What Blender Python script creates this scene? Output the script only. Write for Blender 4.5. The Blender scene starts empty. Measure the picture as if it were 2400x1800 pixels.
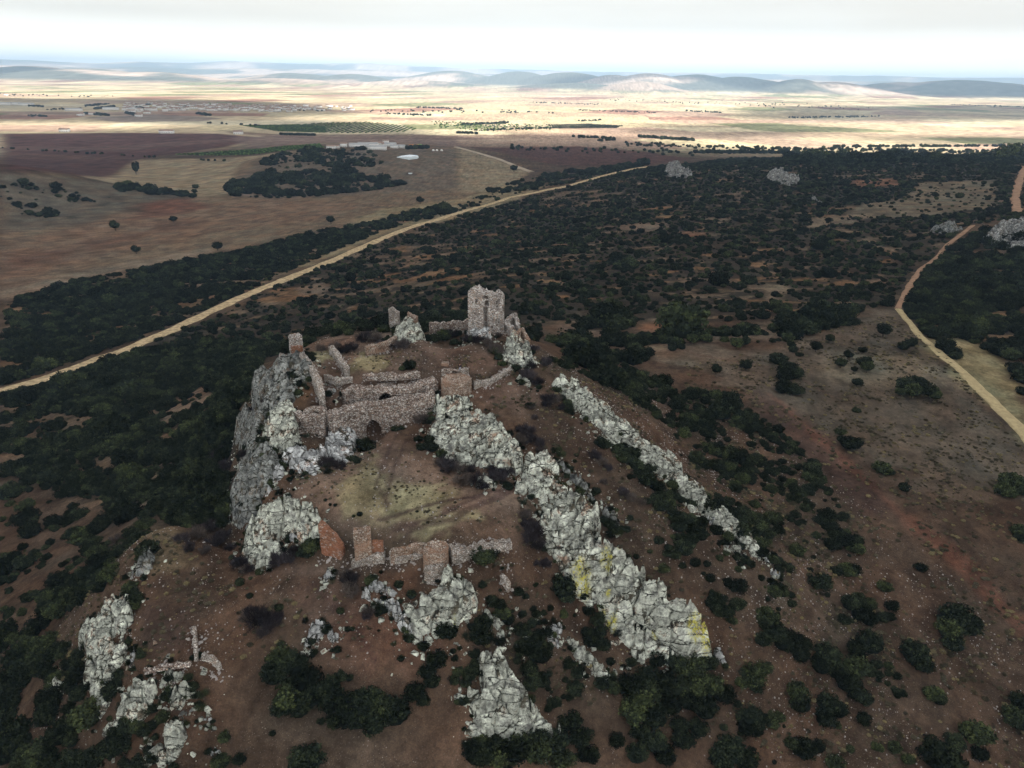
import bpy, math, random
import numpy as np
random.seed(7); rng = np.random.default_rng(11)
sc = bpy.context.scene
COL = sc.collection
R = math.radians

# ------------------------------------------------------------------ camera
CAMZ = 118.0
FPX = 1534.6; CU, CV = 1106.0, 829.5          # photo measured at 2212 x 1659
PITCH, ROLL = R(23.4), R(1.1)
cam = bpy.data.objects.new('camera', bpy.data.cameras.new('camera'))
COL.objects.link(cam)
cam.location = (0, 0, CAMZ)
from mathutils import Euler, Matrix, Vector
_m = Euler((R(90) - PITCH, 0, 0)).to_matrix().to_4x4() @ Matrix.Rotation(ROLL, 4, 'Z')
cam.rotation_euler = _m.to_euler()
cam.data.sensor_width = 36.0
cam.data.lens = 36.0 * FPX / 2212.0
cam.data.clip_start = 0.5; cam.data.clip_end = 80000
sc.camera = cam
CM = np.array(_m.to_3x3())

# ------------------------------------------------------------------ sky, sun, exposure
SUN_EL, SUN_AZ = R(42), R(128)                 # azimuth clockwise from +Y: the sun stands to the right, a little behind the camera
sun_dir = np.array([math.sin(SUN_AZ) * math.cos(SUN_EL), math.cos(SUN_AZ) * math.cos(SUN_EL), math.sin(SUN_EL)])
w = bpy.data.worlds.new('World'); sc.world = w; w.use_nodes = True
nt = w.node_tree; nt.nodes.clear()
def N(nt, t, **k):
    n = nt.nodes.new(t)
    for a, b in k.items(): setattr(n, a, b)
    return n
out = N(nt, 'ShaderNodeOutputWorld'); bg = N(nt, 'ShaderNodeBackground'); sky = N(nt, 'ShaderNodeTexSky')
sky.sky_type = 'NISHITA'; sky.sun_disc = False; sky.sun_elevation = SUN_EL; sky.sun_rotation = SUN_AZ
bg.inputs['Strength'].default_value = 0.1
tc = N(nt, 'ShaderNodeTexCoord'); mp = N(nt, 'ShaderNodeMapping'); mp.inputs['Scale'].default_value = (1.5, 1.5, 14)
nz = N(nt, 'ShaderNodeTexNoise'); nz.inputs['Scale'].default_value = 2.2; nz.inputs['Detail'].default_value = 6
rp = N(nt, 'ShaderNodeValToRGB'); rp.color_ramp.elements[0].position = .35; rp.color_ramp.elements[1].position = .7
rp.color_ramp.elements[0].color = (4.3, 4.1, 3.72, 1); rp.color_ramp.elements[1].color = (4.75, 4.55, 4.15, 1)
mx = N(nt, 'ShaderNodeMixRGB'); mx.inputs[0].default_value = .9
sx = N(nt, 'ShaderNodeSeparateXYZ'); hr = N(nt, 'ShaderNodeValToRGB')      # brightness of the overcast by height: bright rim at the horizon, duller overhead
for q_, (p_, c_) in zip([hr.color_ramp.elements[0], hr.color_ramp.elements[1]] + [hr.color_ramp.elements.new(.5) for _ in range(3)], ((0, 2.6), (.03, 1.25), (.06, 1.1), (.13, 1.2), (.4, .42))): q_.position = p_; q_.color = (c_, c_, c_, 1)
hm_ = N(nt, 'ShaderNodeMixRGB'); hm_.blend_type = 'MULTIPLY'; hm_.inputs[0].default_value = 1
L = nt.links.new
L(tc.outputs['Generated'], mp.inputs[0]); L(mp.outputs[0], nz.inputs['Vector']); L(nz.outputs[0], rp.inputs[0])
L(sky.outputs[0], mx.inputs[1]); L(tc.outputs['Generated'], sx.inputs[0]); L(sx.outputs[2], hr.inputs[0]); L(rp.outputs[0], hm_.inputs[1]); L(hr.outputs[0], hm_.inputs[2]); L(hm_.outputs[0], mx.inputs[2]); L(mx.outputs[0], bg.inputs[0]); L(bg.outputs[0], out.inputs[0])
sl = bpy.data.lights.new('sun', 'SUN'); sl.energy = 5.0; sl.angle = R(3); sl.color = (1, .95, .86)
so = bpy.data.objects.new('sun', sl); COL.objects.link(so)
so.rotation_euler = Vector(sun_dir).to_track_quat('Z', 'Y').to_euler()
sc.view_settings.view_transform = 'Standard'; sc.view_settings.look = 'None'
sc.view_settings.exposure = 1.1; sc.view_settings.gamma = 1
sc.view_settings.use_curve_mapping = False
sc.render.engine = 'CYCLES'
sc.cycles.max_bounces = 5; sc.cycles.diffuse_bounces = 2; sc.cycles.glossy_bounces = 1; sc.cycles.transparent_max_bounces = 12
sc.cycles.volume_bounces = 1; sc.cycles.use_denoising = True

# ------------------------------------------------------------------ maths helpers
def rays(u, v):
    u = np.asarray(u, float); v = np.asarray(v, float)
    d = np.stack([(u - CU) / FPX, -(v - CV) / FPX, -np.ones_like(u)], -1)
    d = d @ CM.T
    return d / np.linalg.norm(d, axis=-1, keepdims=True)
def project(x, y, z):
    p = np.stack([x, y, z - CAMZ], -1) @ CM
    dep = -p[..., 2]; dep = np.where(dep < .1, .1, dep)
    return CU + FPX * p[..., 0] / dep, CV - FPX * p[..., 1] / dep, -p[..., 2]
def at_z(u, v, z):
    d = rays(u, v); t = (z - CAMZ) / d[..., 2]
    return d[..., 0] * t, d[..., 1] * t
def _hash(ix, iy, s):
    n = (ix.astype(np.int64) * 374761393 + iy.astype(np.int64) * 668265263 + s * 1442695041) & 0x7fffffff
    n = ((n ^ (n >> 13)) * 1274126177) & 0x7fffffff
    return ((n ^ (n >> 16)) & 0xffff) / 65535.0
def vn(x, y, s=0):
    ix = np.floor(x); iy = np.floor(y); fx = x - ix; fy = y - iy
    fx = fx * fx * (3 - 2 * fx); fy = fy * fy * (3 - 2 * fy)
    ix = ix.astype(np.int64); iy = iy.astype(np.int64)
    a = _hash(ix, iy, s); b = _hash(ix + 1, iy, s); c = _hash(ix, iy + 1, s); d = _hash(ix + 1, iy + 1, s)
    return (a + (b - a) * fx) * (1 - fy) + (c + (d - c) * fx) * fy
def fbm(x, y, o=4, s=0):
    r = 0; a = .5; t = 0
    for i in range(o):
        r = r + a * vn(x * 2 ** i + 17.3 * i, y * 2 ** i - 9.1 * i, s + i); t += a; a *= .5
    return r / t - .5                                  # about -0.5 .. 0.5
def sstep(a, b, x):
    t = np.clip((x - a) / (b - a), 0, 1); return t * t * (3 - 2 * t)
def tps(P, z, reg=1e-4):
    n = len(P); d2 = ((P[:, None] - P[None]) ** 2).sum(-1)
    K = np.where(d2 > 0, .5 * d2 * np.log(d2 + 1e-20), 0) + reg * np.eye(n)
    A = np.zeros((n + 3, n + 3)); A[:n, :n] = K; A[:n, n] = 1; A[:n, n + 1:] = P; A[n:, :n] = A[:n, n:].T
    c = np.linalg.solve(A, np.concatenate([z, np.zeros(3)]))
    def f(Q):
        o = np.empty(len(Q))
        for i in range(0, len(Q), 60000):
            q = Q[i:i + 60000]; d2 = ((q[:, None] - P[None]) ** 2).sum(-1)
            o[i:i + 60000] = (.5 * d2 * np.log(d2 + 1e-20)) @ c[:n] + c[n] + q @ c[n + 1:]
        return o
    return f
def sdist(px, py, poly):
    """signed distance to a polygon, positive inside"""
    poly = np.asarray(poly, float); n = len(poly)
    best = np.full(px.shape, 1e18); ins = np.zeros(px.shape, bool)
    for i in range(n):
        a = poly[i]; b = poly[(i + 1) % n]; e = b - a
        wx = px - a[0]; wy = py - a[1]
        t = np.clip((wx * e[0] + wy * e[1]) / (e @ e + 1e-12), 0, 1)
        best = np.minimum(best, (wx - e[0] * t) ** 2 + (wy - e[1] * t) ** 2)
        if abs(e[1]) > 1e-12:
            c = ((a[1] > py) != (b[1] > py)) & (px < e[0] * (py - a[1]) / e[1] + a[0])
            ins ^= c
    d = np.sqrt(best)
    return np.where(ins, d, -d)
# zoomed crops the outlines were measured in
def crop(ox, oy): return lambda x, y: ((ox + x / 2.765) / 1.085, (oy + y / 2.765) / 1.085)
A = crop(500, 620); B = crop(500, 1100); Cc = crop(1100, 800); Dd = crop(1100, 1200); E = crop(0, 1200)
F5 = crop(1600, 600); F6 = crop(1600, 1200)
G4 = crop(0, 600)
def D_(x, y): return (x, y)

# ------------------------------------------------------------------ terrain
CP = [  # (column, row, height above the plain)
 (0,1659,26),(200,1659,36),(400,1659,41),(600,1659,42),(850,1659,41),(1100,1659,38),(1300,1659,36),(1500,1659,33),(1900,1659,29),(2212,1659,27),
 (300,1600,42),(600,1500,46.5),(400,1500,46.5),(150,1520,38),(0,1500,22),(800,1400,49.5),(1000,1450,47.5),(1150,1550,42),(1300,1500,41),
 (400,1300,50),(330,1150,50),(450,1180,50.5),(520,1300,50.8),(330,1380,49),(200,1300,42),(250,1480,43.5),(170,1400,37),
 (60,1400,24),(100,1300,24),(0,1300,17),(240,1200,28),(260,1130,24),(150,1150,16),(0,1150,10),(330,1110,28),
 (850,1050,60),(1050,1130,59.3),(650,1050,60),(850,960,61),(750,1110,59.3),(900,1150,58.8),(1080,1060,59.5),(1040,1010,60.5),(720,1000,60.5),
 (800,1290,54.5),(700,1230,54.3),(600,1250,52.8),(900,1400,50.2),(700,1350,51),(850,1240,55.5),(880,1280,54.8),(1000,1210,57.2),(1100,1200,56.3),(1080,1280,53.5),(790,1175,57),(960,1200,57.5),
 (1150,1330,50.5),(1060,1380,49.5),(1180,1420,46),(1300,1400,43.5),(1400,1430,41),(1500,1480,38),(1250,1300,48),
 (1250,1000,60.5),(1150,880,64),(1200,950,62.3),(1350,1080,56.5),(1450,1200,51),(1550,1300,46),(1640,1400,41),(1150,960,62),(1080,900,63.8),(1400,1180,53),
 (1330,840,58),(1240,790,60),(1450,960,51.5),(1550,1060,48),(1700,1200,43),(1700,1000,43.5),(1900,1200,39),(2100,1200,38),(2212,1300,35),(1900,1400,35),(2100,1500,31),(1700,1500,35),(2212,1500,30),
 (1420,850,48.5),(1600,850,46),(1800,900,44.5),(2000,900,43.5),(2212,950,42),(2100,1050,41),
 (1300,750,46),(1500,750,46),(1700,750,46.5),(1945,755,47.5),(2100,720,46),(2212,800,45),
 (700,830,66.2),(730,800,67.5),(850,800,67.5),(950,775,68.3),(1000,740,69.5),(900,738,69.5),(1060,770,68),(1090,800,67),(640,770,67.5),(1100,845,65.3),(980,835,65.8),(1050,725,69.5),(1090,715,69),(760,760,68),(830,765,68.2),(960,735,67.5),
 (700,860,64.3),(800,857,64.0),(880,852,64.3),(640,865,64.8),(600,800,66),(655,840,66),
 (800,938,59.8),(720,960,59.6),(890,935,60.2),(900,985,60.8),(950,1000,60.5),(1060,900,63.2),(1130,1000,60.5),
 (540,850,50),(500,900,42),(470,900,36),(520,1000,47),(490,1060,42),(560,1050,57),(600,1150,54.5),(550,1200,51.5),(500,1180,48),
 (440,1100,33),(400,1000,27),(300,900,17),(200,1000,16),(100,900,11),(0,1000,9.5),(300,1050,20),(450,950,30),(500,800,24),(400,850,18),
 (600,735,18),(520,760,19),(700,700,18),(780,690,21),(900,650,24),(1200,700,40),(1100,620,33),(1000,600,26),(560,700,15),
 (0,845,8),(300,740,9),(600,600,9),(880,490,9),(1400,361,16),(1160,415,12),
 (0,640,5),(300,545,4),(250,497,4),(600,470,4),(100,590,5),(0,520,8),
 (0,374,33),(60,374,31),(150,390,23),(300,408,10),(430,422,4),(0,460,12),(200,470,6),(120,420,16),(0,366,6),(150,372,4),(320,392,3),
 (650,333,17),(720,328,17),(650,425,3),(500,400,3),(800,335,16),(960,360,8),(990,410,4),(550,355,8),(780,380,8),(480,350,3),(800,440,4),(880,345,14.5),
 (1400,600,36),(1400,480,32),(1200,500,21),(1050,530,16),(800,600,13),(1600,400,35),(1465,375,32),(1250,430,17),(1690,390,37),(1900,352,41),(2200,352,43),(2100,420,42),(2000,500,43),(1800,500,39),(1600,500,35),(2150,500,50),(2160,530,45),(1800,620,42),(1600,620,39),(2212,620,44),(1940,660,45),(1590,349,26),(1750,347,36),
 (1900,337,6),(2200,337,6),(1700,335,5),(1550,338,5),(1300,345,6),(1100,340,5),(200,320,2),(600,300,2),(1000,300,2),(1500,320,3),(2000,328,3),(400,345,3),(0,330,2)]
_u, _v, _z = np.array(CP, float).T
_x, _y = at_z(_u, _v, _z)
def warp(x, y):
    r = np.hypot(x, y); th = np.arctan2(x, np.maximum(y, 1e-3)); th = np.clip(th, -.85, .85)
    return np.stack([th * 1.3, np.log(np.clip(r, 52, 1900))], -1)
_f = tps(warp(_x, _y), _z, 2e-4)
MTN = [(q[0], q[1] - 2.5, *q[2:]) for q in [  # hills on the plain: column, row of the top, distance, half width in columns, depth in m
 (60,146,9000,110,900),(180,151,8200,150,800),(330,158,8000,130,700),(640,160,9500,100,700),(760,163,9000,90,600),
 (980,155,10500,110,900),(1120,158,9500,90,800),(1230,160,9000,110,700),(1330,164,8400,90,700),(1410,160,8200,100,900),(1500,161,8300,120,800),(1600,167,8400,110,700),
 (1730,173,8000,70,800),(1800,178,8100,110,700),(1385,180,6600,90,420),(2100,176,9500,150,900),(1950,182,9500,120,700),(600,172,7600,160,500),(900,176,7400,160,400),(1250,182,7000,140,400)]]
FARU = [-600,0,100,200,300,420,500,600,700,800,900,1000,1100,1200,1300,1450,1600,1750,1900,2050,2212,2800]
FARV = [134,128,131,137,133,136,132,136,138,137,141,147,149,152,155,157,158,162,163,167,168,176]
def far_z(x, y):
    r = np.hypot(x, y); z = 2 + 5 * fbm(x / 1100, y / 700, 3, 5)
    z = z + 26 * sstep(3500, 9000, r) * np.clip(fbm(x / 1500, y / 1100, 4, 9) + .12, 0, 1)
    zm = 0 * x
    for (u, v, d, hw, dep) in MTN:
        dd = rays(u, v); el = dd[2] / math.hypot(dd[0], dd[1]); top = max(CAMZ + d * el, 40)
        az = math.atan2(dd[0], dd[1]); cx, cy = math.sin(az) * d, math.cos(az) * d
        lx = (x - cx) * math.cos(az) - (y - cy) * math.sin(az); ly = (x - cx) * math.sin(az) + (y - cy) * math.cos(az)
        wx = hw / FPX * d
        g = np.exp(-(lx / wx) ** 2 - (ly / dep) ** 2)
        zm = np.maximum(zm, top * g * (1 + .6 * fbm(x / 500, y / 500, 4, 3) * (1 - g * .6)))
    z = np.maximum(z, zm) + np.minimum(z, zm) * .15
    far_z.zm = zm
    az = np.arctan2(x, np.maximum(y, 1)); dd = rays(np.array(FARU, float), np.array(FARV, float))
    aa = np.arctan2(dd[:, 0], dd[:, 1]); ee = dd[:, 2] / np.hypot(dd[:, 0], dd[:, 1])
    e = np.interp(az, aa, ee)
    for rc, wd, k in ((20000, 1500, 1.0), (15500, 1300, .62), (12500, 900, .34)):
        h = CAMZ + rc * e
        z = np.maximum(z, np.clip(h * k * (1 + .35 * fbm(az * 26 + rc, r / 1500, 4, 8) * (1.4 - k)), 0, 1e9) * np.exp(-((r - rc) / wd) ** 2))
    return z
def ground_fn(x, y):
    r = np.hypot(x, y)
    zn = _f(warp(x, y)) 
    zn = zn + .5 * fbm(x / 4, y / 4, 4, 1) * sstep(400, 100, r) + 1.6 * fbm(x / 28, y / 28, 3, 2) * sstep(1500, 300, r) * sstep(120, 200, r)
    wgt = sstep(1250, 1750, r)
    far = wgt > 0
    zz = zn * (1 - wgt); zz[far] += far_z(x[far], y[far]) * wgt[far]
    return zz
def lines(core0, core1, step, g, lim0, lim1):
    a = list(np.arange(core0, core1, step)); s = step
    while a[-1] < lim1: s *= 1 + g; a.append(a[-1] + s)
    b = []; s = step; p = core0
    while p > lim0: s *= 1 + g; p -= s; b.append(p)
    return np.array(b[::-1] + a)
GX = lines(-60, 80, .5, .0145, -26000, 26000); GY = lines(52, 165, .5, .0125, -60, 27000)
XX, YY = np.meshgrid(GX, GY)
ZZ = ground_fn(XX.ravel(), YY.ravel()).reshape(XX.shape)
# cast: the pit with brush under the tower, and level floor details
def dimple(u, v, z, r, dz):
    x, y = at_z(u, v, z); ZZ[:] += dz * np.exp(-(((XX - x) ** 2 + (YY - y) ** 2) / r ** 2) ** 1.5)
dimple(797, 915, 61.5, 2.6, -3); dimple(824, 848, 64, 1.8, -1.5); dimple(975, 742, 68, 4.2, -2.2); dimple(712, 800, 68, 2.2, -1.1)
def Zat(x, y):
    x = np.asarray(x, float); y = np.asarray(y, float)
    i = np.clip(np.searchsorted(GX, x) - 1, 0, len(GX) - 2); j = np.clip(np.searchsorted(GY, y) - 1, 0, len(GY) - 2)
    fx = np.clip((x - GX[i]) / (GX[i + 1] - GX[i]), 0, 1); fy = np.clip((y - GY[j]) / (GY[j + 1] - GY[j]), 0, 1)
    return (ZZ[j, i] * (1 - fx) + ZZ[j, i + 1] * fx) * (1 - fy) + (ZZ[j + 1, i] * (1 - fx) + ZZ[j + 1, i + 1] * fx) * fy
_T = 60 * 1.006 ** np.arange(1010)
def hit(u, v, h=0.0):
    """where the sight line of a photo point meets the ground raised by h"""
    u = np.atleast_1d(np.asarray(u, float)); v = np.atleast_1d(np.asarray(v, float)); h = np.broadcast_to(np.asarray(h, float), u.shape)
    d = rays(u, v); X = np.empty(len(u)); Y = np.empty(len(u))
    for k in range(0, len(u), 2000):
        dk = d[k:k + 2000]; hk = h[k:k + 2000, None]
        px = dk[:, :1] * _T; py = dk[:, 1:2] * _T; pz = CAMZ + dk[:, 2:3] * _T
        g = pz - Zat(px, py) - hk
        i = np.argmax(g < 0, 1); i = np.where((g < 0).any(1), np.maximum(i, 1), len(_T) - 1)
        q = np.arange(len(dk)); g0 = g[q, i - 1]; g1 = g[q, i]
        f = np.clip(g0 / (g0 - g1 + 1e-9), 0, 1); t = _T[i - 1] * (1 - f) + _T[i] * f
        X[k:k + 2000] = dk[:, 0] * t; Y[k:k + 2000] = dk[:, 1] * t
    return X, Y
def hpoly(pts):
    X, Y = hit([p[0] for p in pts], [p[1] for p in pts]); return np.stack([X, Y], -1)

# ------------------------------------------------------------------ materials
def mat(name):
    m = bpy.data.materials.new(name); m.use_nodes = True; nt = m.node_tree
    b = nt.nodes['Principled BSDF']; b.inputs['Roughness'].default_value = .95
    b.inputs['Specular IOR Level'].default_value = .0
    return m, nt, b
def noise(nt, scale, detail=4, vec=None, rough=.55):
    n = N(nt, 'ShaderNodeTexNoise'); n.inputs['Scale'].default_value = scale; n.inputs['Detail'].default_value = detail; n.inputs['Roughness'].default_value = rough
    if vec is not None: nt.links.new(vec, n.inputs['Vector'])
    return n.outputs[0]
def ramp(nt, fac, stops, interp='LINEAR'):
    r = N(nt, 'ShaderNodeValToRGB'); e = r.color_ramp.elements; r.color_ramp.interpolation = interp
    while len(e) < len(stops): e.new(.5)
    for q, (p, c) in zip(e, stops):
        q.position = p; q.color = (c, c, c, 1) if isinstance(c, (int, float)) else (*c, 1)
    nt.links.new(fac, r.inputs[0]); return r.outputs[0]
def mixc(nt, fac, a, b, mode='MIX'):
    m = N(nt, 'ShaderNodeMixRGB'); m.blend_type = mode
    for i, s in ((0, fac), (1, a), (2, b)):
        if isinstance(s, (int, float)): m.inputs[i].default_value = s if i == 0 else (s, s, s, 1)
        elif isinstance(s, tuple): m.inputs[i].default_value = (*s, 1)
        else: nt.links.new(s, m.inputs[i])
    return m.outputs[0]
def bump(nt, b, h, strength, dist):
    n = N(nt, 'ShaderNodeBump'); n.inputs['Strength'].default_value = strength; n.inputs['Distance'].default_value = dist
    nt.links.new(h, n.inputs['Height']); nt.links.new(n.outputs[0], b.inputs['Normal'])
def objvec(nt): return N(nt, 'ShaderNodeTexCoord').outputs['Object']
def ground_material():
    m, nt, b = mat('earth'); v = objvec(nt)
    at = N(nt, 'ShaderNodeAttribute', attribute_name='col'); st = N(nt, 'ShaderNodeAttribute', attribute_name='stone')
    c = at.outputs['Color']
    f1 = ramp(nt, noise(nt, .9, 8, v, .65), [(.3, .62), (.7, 1.42)])
    f2 = ramp(nt, noise(nt, .07, 5, v), [(.3, .78), (.7, 1.2)])
    f3 = ramp(nt, noise(nt, 5.5, 4, v, .7), [(.3, .72), (.7, 1.3)])
    c = mixc(nt, 1, c, f1, 'MULTIPLY'); c = mixc(nt, 1, c, f2, 'MULTIPLY'); c = mixc(nt, 1, c, f3, 'MULTIPLY')
    tuft = ramp(nt, noise(nt, 2.3, 6, v, .75), [(.52, 0), (.66, .75)])
    c = mixc(nt, mixc(nt, 1, tuft, st.outputs['Color'], 'MULTIPLY'), c, (.06, .045, .035))
    vo = N(nt, 'ShaderNodeTexVoronoi'); vo.inputs['Scale'].default_value = 1.9; nt.links.new(v, vo.inputs['Vector'])
    dot = ramp(nt, vo.outputs['Distance'], [(.11, 1), (.17, 0)])
    patch = ramp(nt, noise(nt, .16, 4, v), [(.5, 0), (.64, 1)])
    sp = mixc(nt, 1, dot, patch, 'MULTIPLY')
    vo2 = N(nt, 'ShaderNodeTexVoronoi'); vo2.inputs['Scale'].default_value = 3.7; nt.links.new(v, vo2.inputs['Vector'])
    dot2 = ramp(nt, vo2.outputs['Distance'], [(.1, 1), (.16, 0)])
    patch2 = ramp(nt, noise(nt, .3, 4, v), [(.42, 0.05), (.6, .9)])
    sp = mixc(nt, 1, sp, mixc(nt, 1, dot2, patch2, 'MULTIPLY'), 'ADD')
    sp = mixc(nt, 1, sp, st.outputs['Color'], 'MULTIPLY')
    c = mixc(nt, sp, c, (.27, .235, .21))
    nt.links.new(c, b.inputs['Base Color'])
    bump(nt, b, noise(nt, 3, 7, v, .7), .9, .22)
    return m
def rock_material(name, pale, grey, rust, dark=.55, lich=True):
    m, nt, b = mat(name); v = objvec(nt)
    c = ramp(nt, noise(nt, .55, 6, v, .6), [(.32, grey), (.46, pale), (.6, tuple(x * 1.12 for x in pale)), (.72, grey)])
    f = ramp(nt, noise(nt, 1.1, 7, v, .8), [(.36, .45), (.6, 1.25)])
    c = mixc(nt, 1, c, f, 'MULTIPLY')
    c = mixc(nt, ramp(nt, noise(nt, .33, 6, v, .75), [(.55, 0), (.63, .85)]), c, rust)
    sp = mixc(nt, 1, ramp(nt, noise(nt, 2.1, 8, v, .85), [(.51, 0), (.55, dark)]), ramp(nt, noise(nt, .42, 4, v, .6), [(.42, .1), (.6, 1)]), 'MULTIPLY')
    mpj = N(nt, 'ShaderNodeMapping'); mpj.inputs['Rotation'].default_value = (.4, .3, .75); mpj.inputs['Scale'].default_value = (.28, 1.0, .8); nt.links.new(v, mpj.inputs[0])
    wv = N(nt, 'ShaderNodeMixRGB'); wv.inputs[0].default_value = .12; nt.links.new(mpj.outputs[0], wv.inputs[1]); nw = N(nt, 'ShaderNodeTexNoise'); nw.inputs['Scale'].default_value = .9; nw.inputs['Detail'].default_value = 4; nt.links.new(v, nw.inputs['Vector']); nt.links.new(nw.outputs['Color'], wv.inputs[2])
    vj = N(nt, 'ShaderNodeTexVoronoi', feature='DISTANCE_TO_EDGE'); vj.inputs['Scale'].default_value = .95; nt.links.new(wv.outputs[0], vj.inputs['Vector'])
    jl = mixc(nt, 1, ramp(nt, vj.outputs['Distance'], [(.02, 1), (.07, 0)]), ramp(nt, noise(nt, .6, 5, v, .75), [(.40, 0), (.52, 1)]), 'MULTIPLY'); c = mixc(nt, jl, c, (.03, .03, .025))
    vk = N(nt, 'ShaderNodeTexVoronoi'); vk.inputs['Scale'].default_value = .95; nt.links.new(wv.outputs[0], vk.inputs['Vector']); sk = N(nt, 'ShaderNodeSeparateColor'); nt.links.new(vk.outputs['Color'], sk.inputs[0])
    c = mixc(nt, 1, c, ramp(nt, sk.outputs[1], [(0, .72), (.4, 1), (1, 1.15)]), 'MULTIPLY')
    c = mixc(nt, ramp(nt, noise(nt, .62, 6, v, .7), [(.56, 0), (.605, .88)]), c, (.07, .062, .042))
    b_ = ramp(nt, noise(nt, .28, 5, v, .6), [(.38, .62), (.62, 1.2)]); c = mixc(nt, 1, c, b_, 'MULTIPLY')
    c = mixc(nt, sp, c, (.035, .033, .03))
    if lich:
        at = N(nt, 'ShaderNodeAttribute', attribute_name='lichen')
        k = ramp(nt, noise(nt, 2.2, 6, v, .8), [(.47, .0), (.56, 1)])
        c = mixc(nt, mixc(nt, 1, k, at.outputs['Color'], 'MULTIPLY'), c, (.56, .51, .09))
    nt.links.new(c, b.inputs['Base Color'])
    bump(nt, b, noise(nt, 3.2, 8, v, .75), 1, .25)
    return m
def masonry_material(name, tones, mortar, scale=3.2, brick=None):
    m, nt, b = mat(name); v = objvec(nt)
    mp = N(nt, 'ShaderNodeMapping'); mp.inputs['Scale'].default_value = (1, 1, 1.7); nt.links.new(v, mp.inputs[0])
    vo = N(nt, 'ShaderNodeTexVoronoi'); vo.inputs['Scale'].default_value = scale; nt.links.new(mp.outputs[0], vo.inputs['Vector'])
    sepc = N(nt, 'ShaderNodeSeparateColor'); nt.links.new(vo.outputs['Color'], sepc.inputs[0])
    c = ramp(nt, sepc.outputs[0], [(0, tones[0]), (.3, tones[1]), (.6, tones[2]), (.85, tones[3])], 'CONSTANT')
    e = N(nt, 'ShaderNodeTexVoronoi', feature='DISTANCE_TO_EDGE'); e.inputs['Scale'].default_value = scale; nt.links.new(mp.outputs[0], e.inputs['Vector'])
    gap = ramp(nt, e.outputs['Distance'], [(.03, 1), (.12, 0)])
    c = mixc(nt, gap, c, mortar)
    c = mixc(nt, 1, c, ramp(nt, noise(nt, .6, 5, v, .7), [(.3, .55), (.7, 1.3)]), 'MULTIPLY')
    if brick: c = mixc(nt, ramp(nt, noise(nt, .38, 4, v, .6), [(.5, 0), (.6, .8)]), c, brick)
    c = mixc(nt, ramp(nt, noise(nt, 2.6, 5, v, .8), [(.55, 0), (.62, .7)]), c, (.04, .035, .03))
    nt.links.new(c, b.inputs['Base Color'])
    bump(nt, b, ramp(nt, e.outputs['Distance'], [(0, 0), (.2, 1)]), .9, .12)
    return m
def plain_material(name, col, var=.25, scale=1.2, rough=.95):
    m, nt, b = mat(name); v = objvec(nt)
    c = mixc(nt, 1, col, ramp(nt, noise(nt, scale, 5, v, .65), [(.3, 1 - var), (.7, 1 + var)]), 'MULTIPLY')
    nt.links.new(c, b.inputs['Base Color']); b.inputs['Roughness'].default_value = rough
    return m
def leaf_material(name, c0, c1, c2):
    m, nt, b = mat(name); v = objvec(nt)
    oi = N(nt, 'ShaderNodeObjectInfo')
    at = N(nt, 'ShaderNodeAttribute', attribute_name='tone')
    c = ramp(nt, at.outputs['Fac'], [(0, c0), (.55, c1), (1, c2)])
    c = mixc(nt, 1, c, ramp(nt, oi.outputs['Random'], [(0, .55), (.6, 1.2), (1, 2.1)]), 'MULTIPLY')
    c = mixc(nt, ramp(nt, oi.outputs['Random'], [(.72, 0), (.8, .35), (.97, .5)]), c, mixc(nt, 1, c, (1.6, 1.45, .9), 'MULTIPLY'))
    nt.links.new(c, b.inputs['Base Color']); b.inputs['Roughness'].default_value = .8
    return m
M = {}
M['earth'] = ground_material()
M['quartzite'] = rock_material('pale_quartzite', (.66, .68, .58), (.40, .40, .36), (.34, .19, .12), .95)
M['quartzite_white'] = rock_material('white_quartzite', (.68, .69, .68), (.45, .46, .46), (.36, .22, .15), .9)
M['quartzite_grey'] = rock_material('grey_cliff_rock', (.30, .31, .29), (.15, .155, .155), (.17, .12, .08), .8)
M['quartzite_far'] = rock_material('weathered_ridge_rock', (.36, .36, .34), (.2, .205, .2), (.2, .16, .12), .9)
M['masonry'] = masonry_material('rubble_masonry', [(.33, .25, .21), (.62, .53, .46), (.78, .72, .66), (.45, .33, .26)], (.07, .05, .04))
M['masonry_pale'] = masonry_material('pale_rubble_masonry', [(.44, .39, .34), (.62, .57, .52), (.74, .69, .63), (.5, .4, .33)], (.16, .12, .09), 3.4)
M['masonry_red'] = masonry_material('red_earth_masonry', [(.38, .19, .115), (.42, .24, .165), (.52, .41, .35), (.35, .165, .1)], (.25, .12, .075), 2.8, (.31, .13, .075))
M['masonry_tan'] = masonry_material('tan_masonry', [(.42, .31, .24), (.54, .43, .35), (.62, .54, .46), (.38, .24, .165)], (.17, .105, .07), 3.2, (.36, .22, .15))
M['masonry_tower'] = masonry_material('tower_masonry', [(.46, .40, .36), (.70, .65, .60), (.82, .78, .73), (.54, .42, .34)], (.12, .09, .075), 3.0)
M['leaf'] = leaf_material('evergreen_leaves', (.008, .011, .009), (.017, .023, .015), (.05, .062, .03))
M['twig'] = leaf_material('bare_twigs', (.02, .017, .02), (.04, .034, .038), (.085, .074, .078))
M['bark'] = plain_material('bark', (.09, .075, .06))
M['track'] = plain_material('pale_track_earth', (.46, .35, .21), .55, .5)
M['track_red'] = plain_material('reddish_track_earth', (.3, .19, .125), .3, .3)

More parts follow.
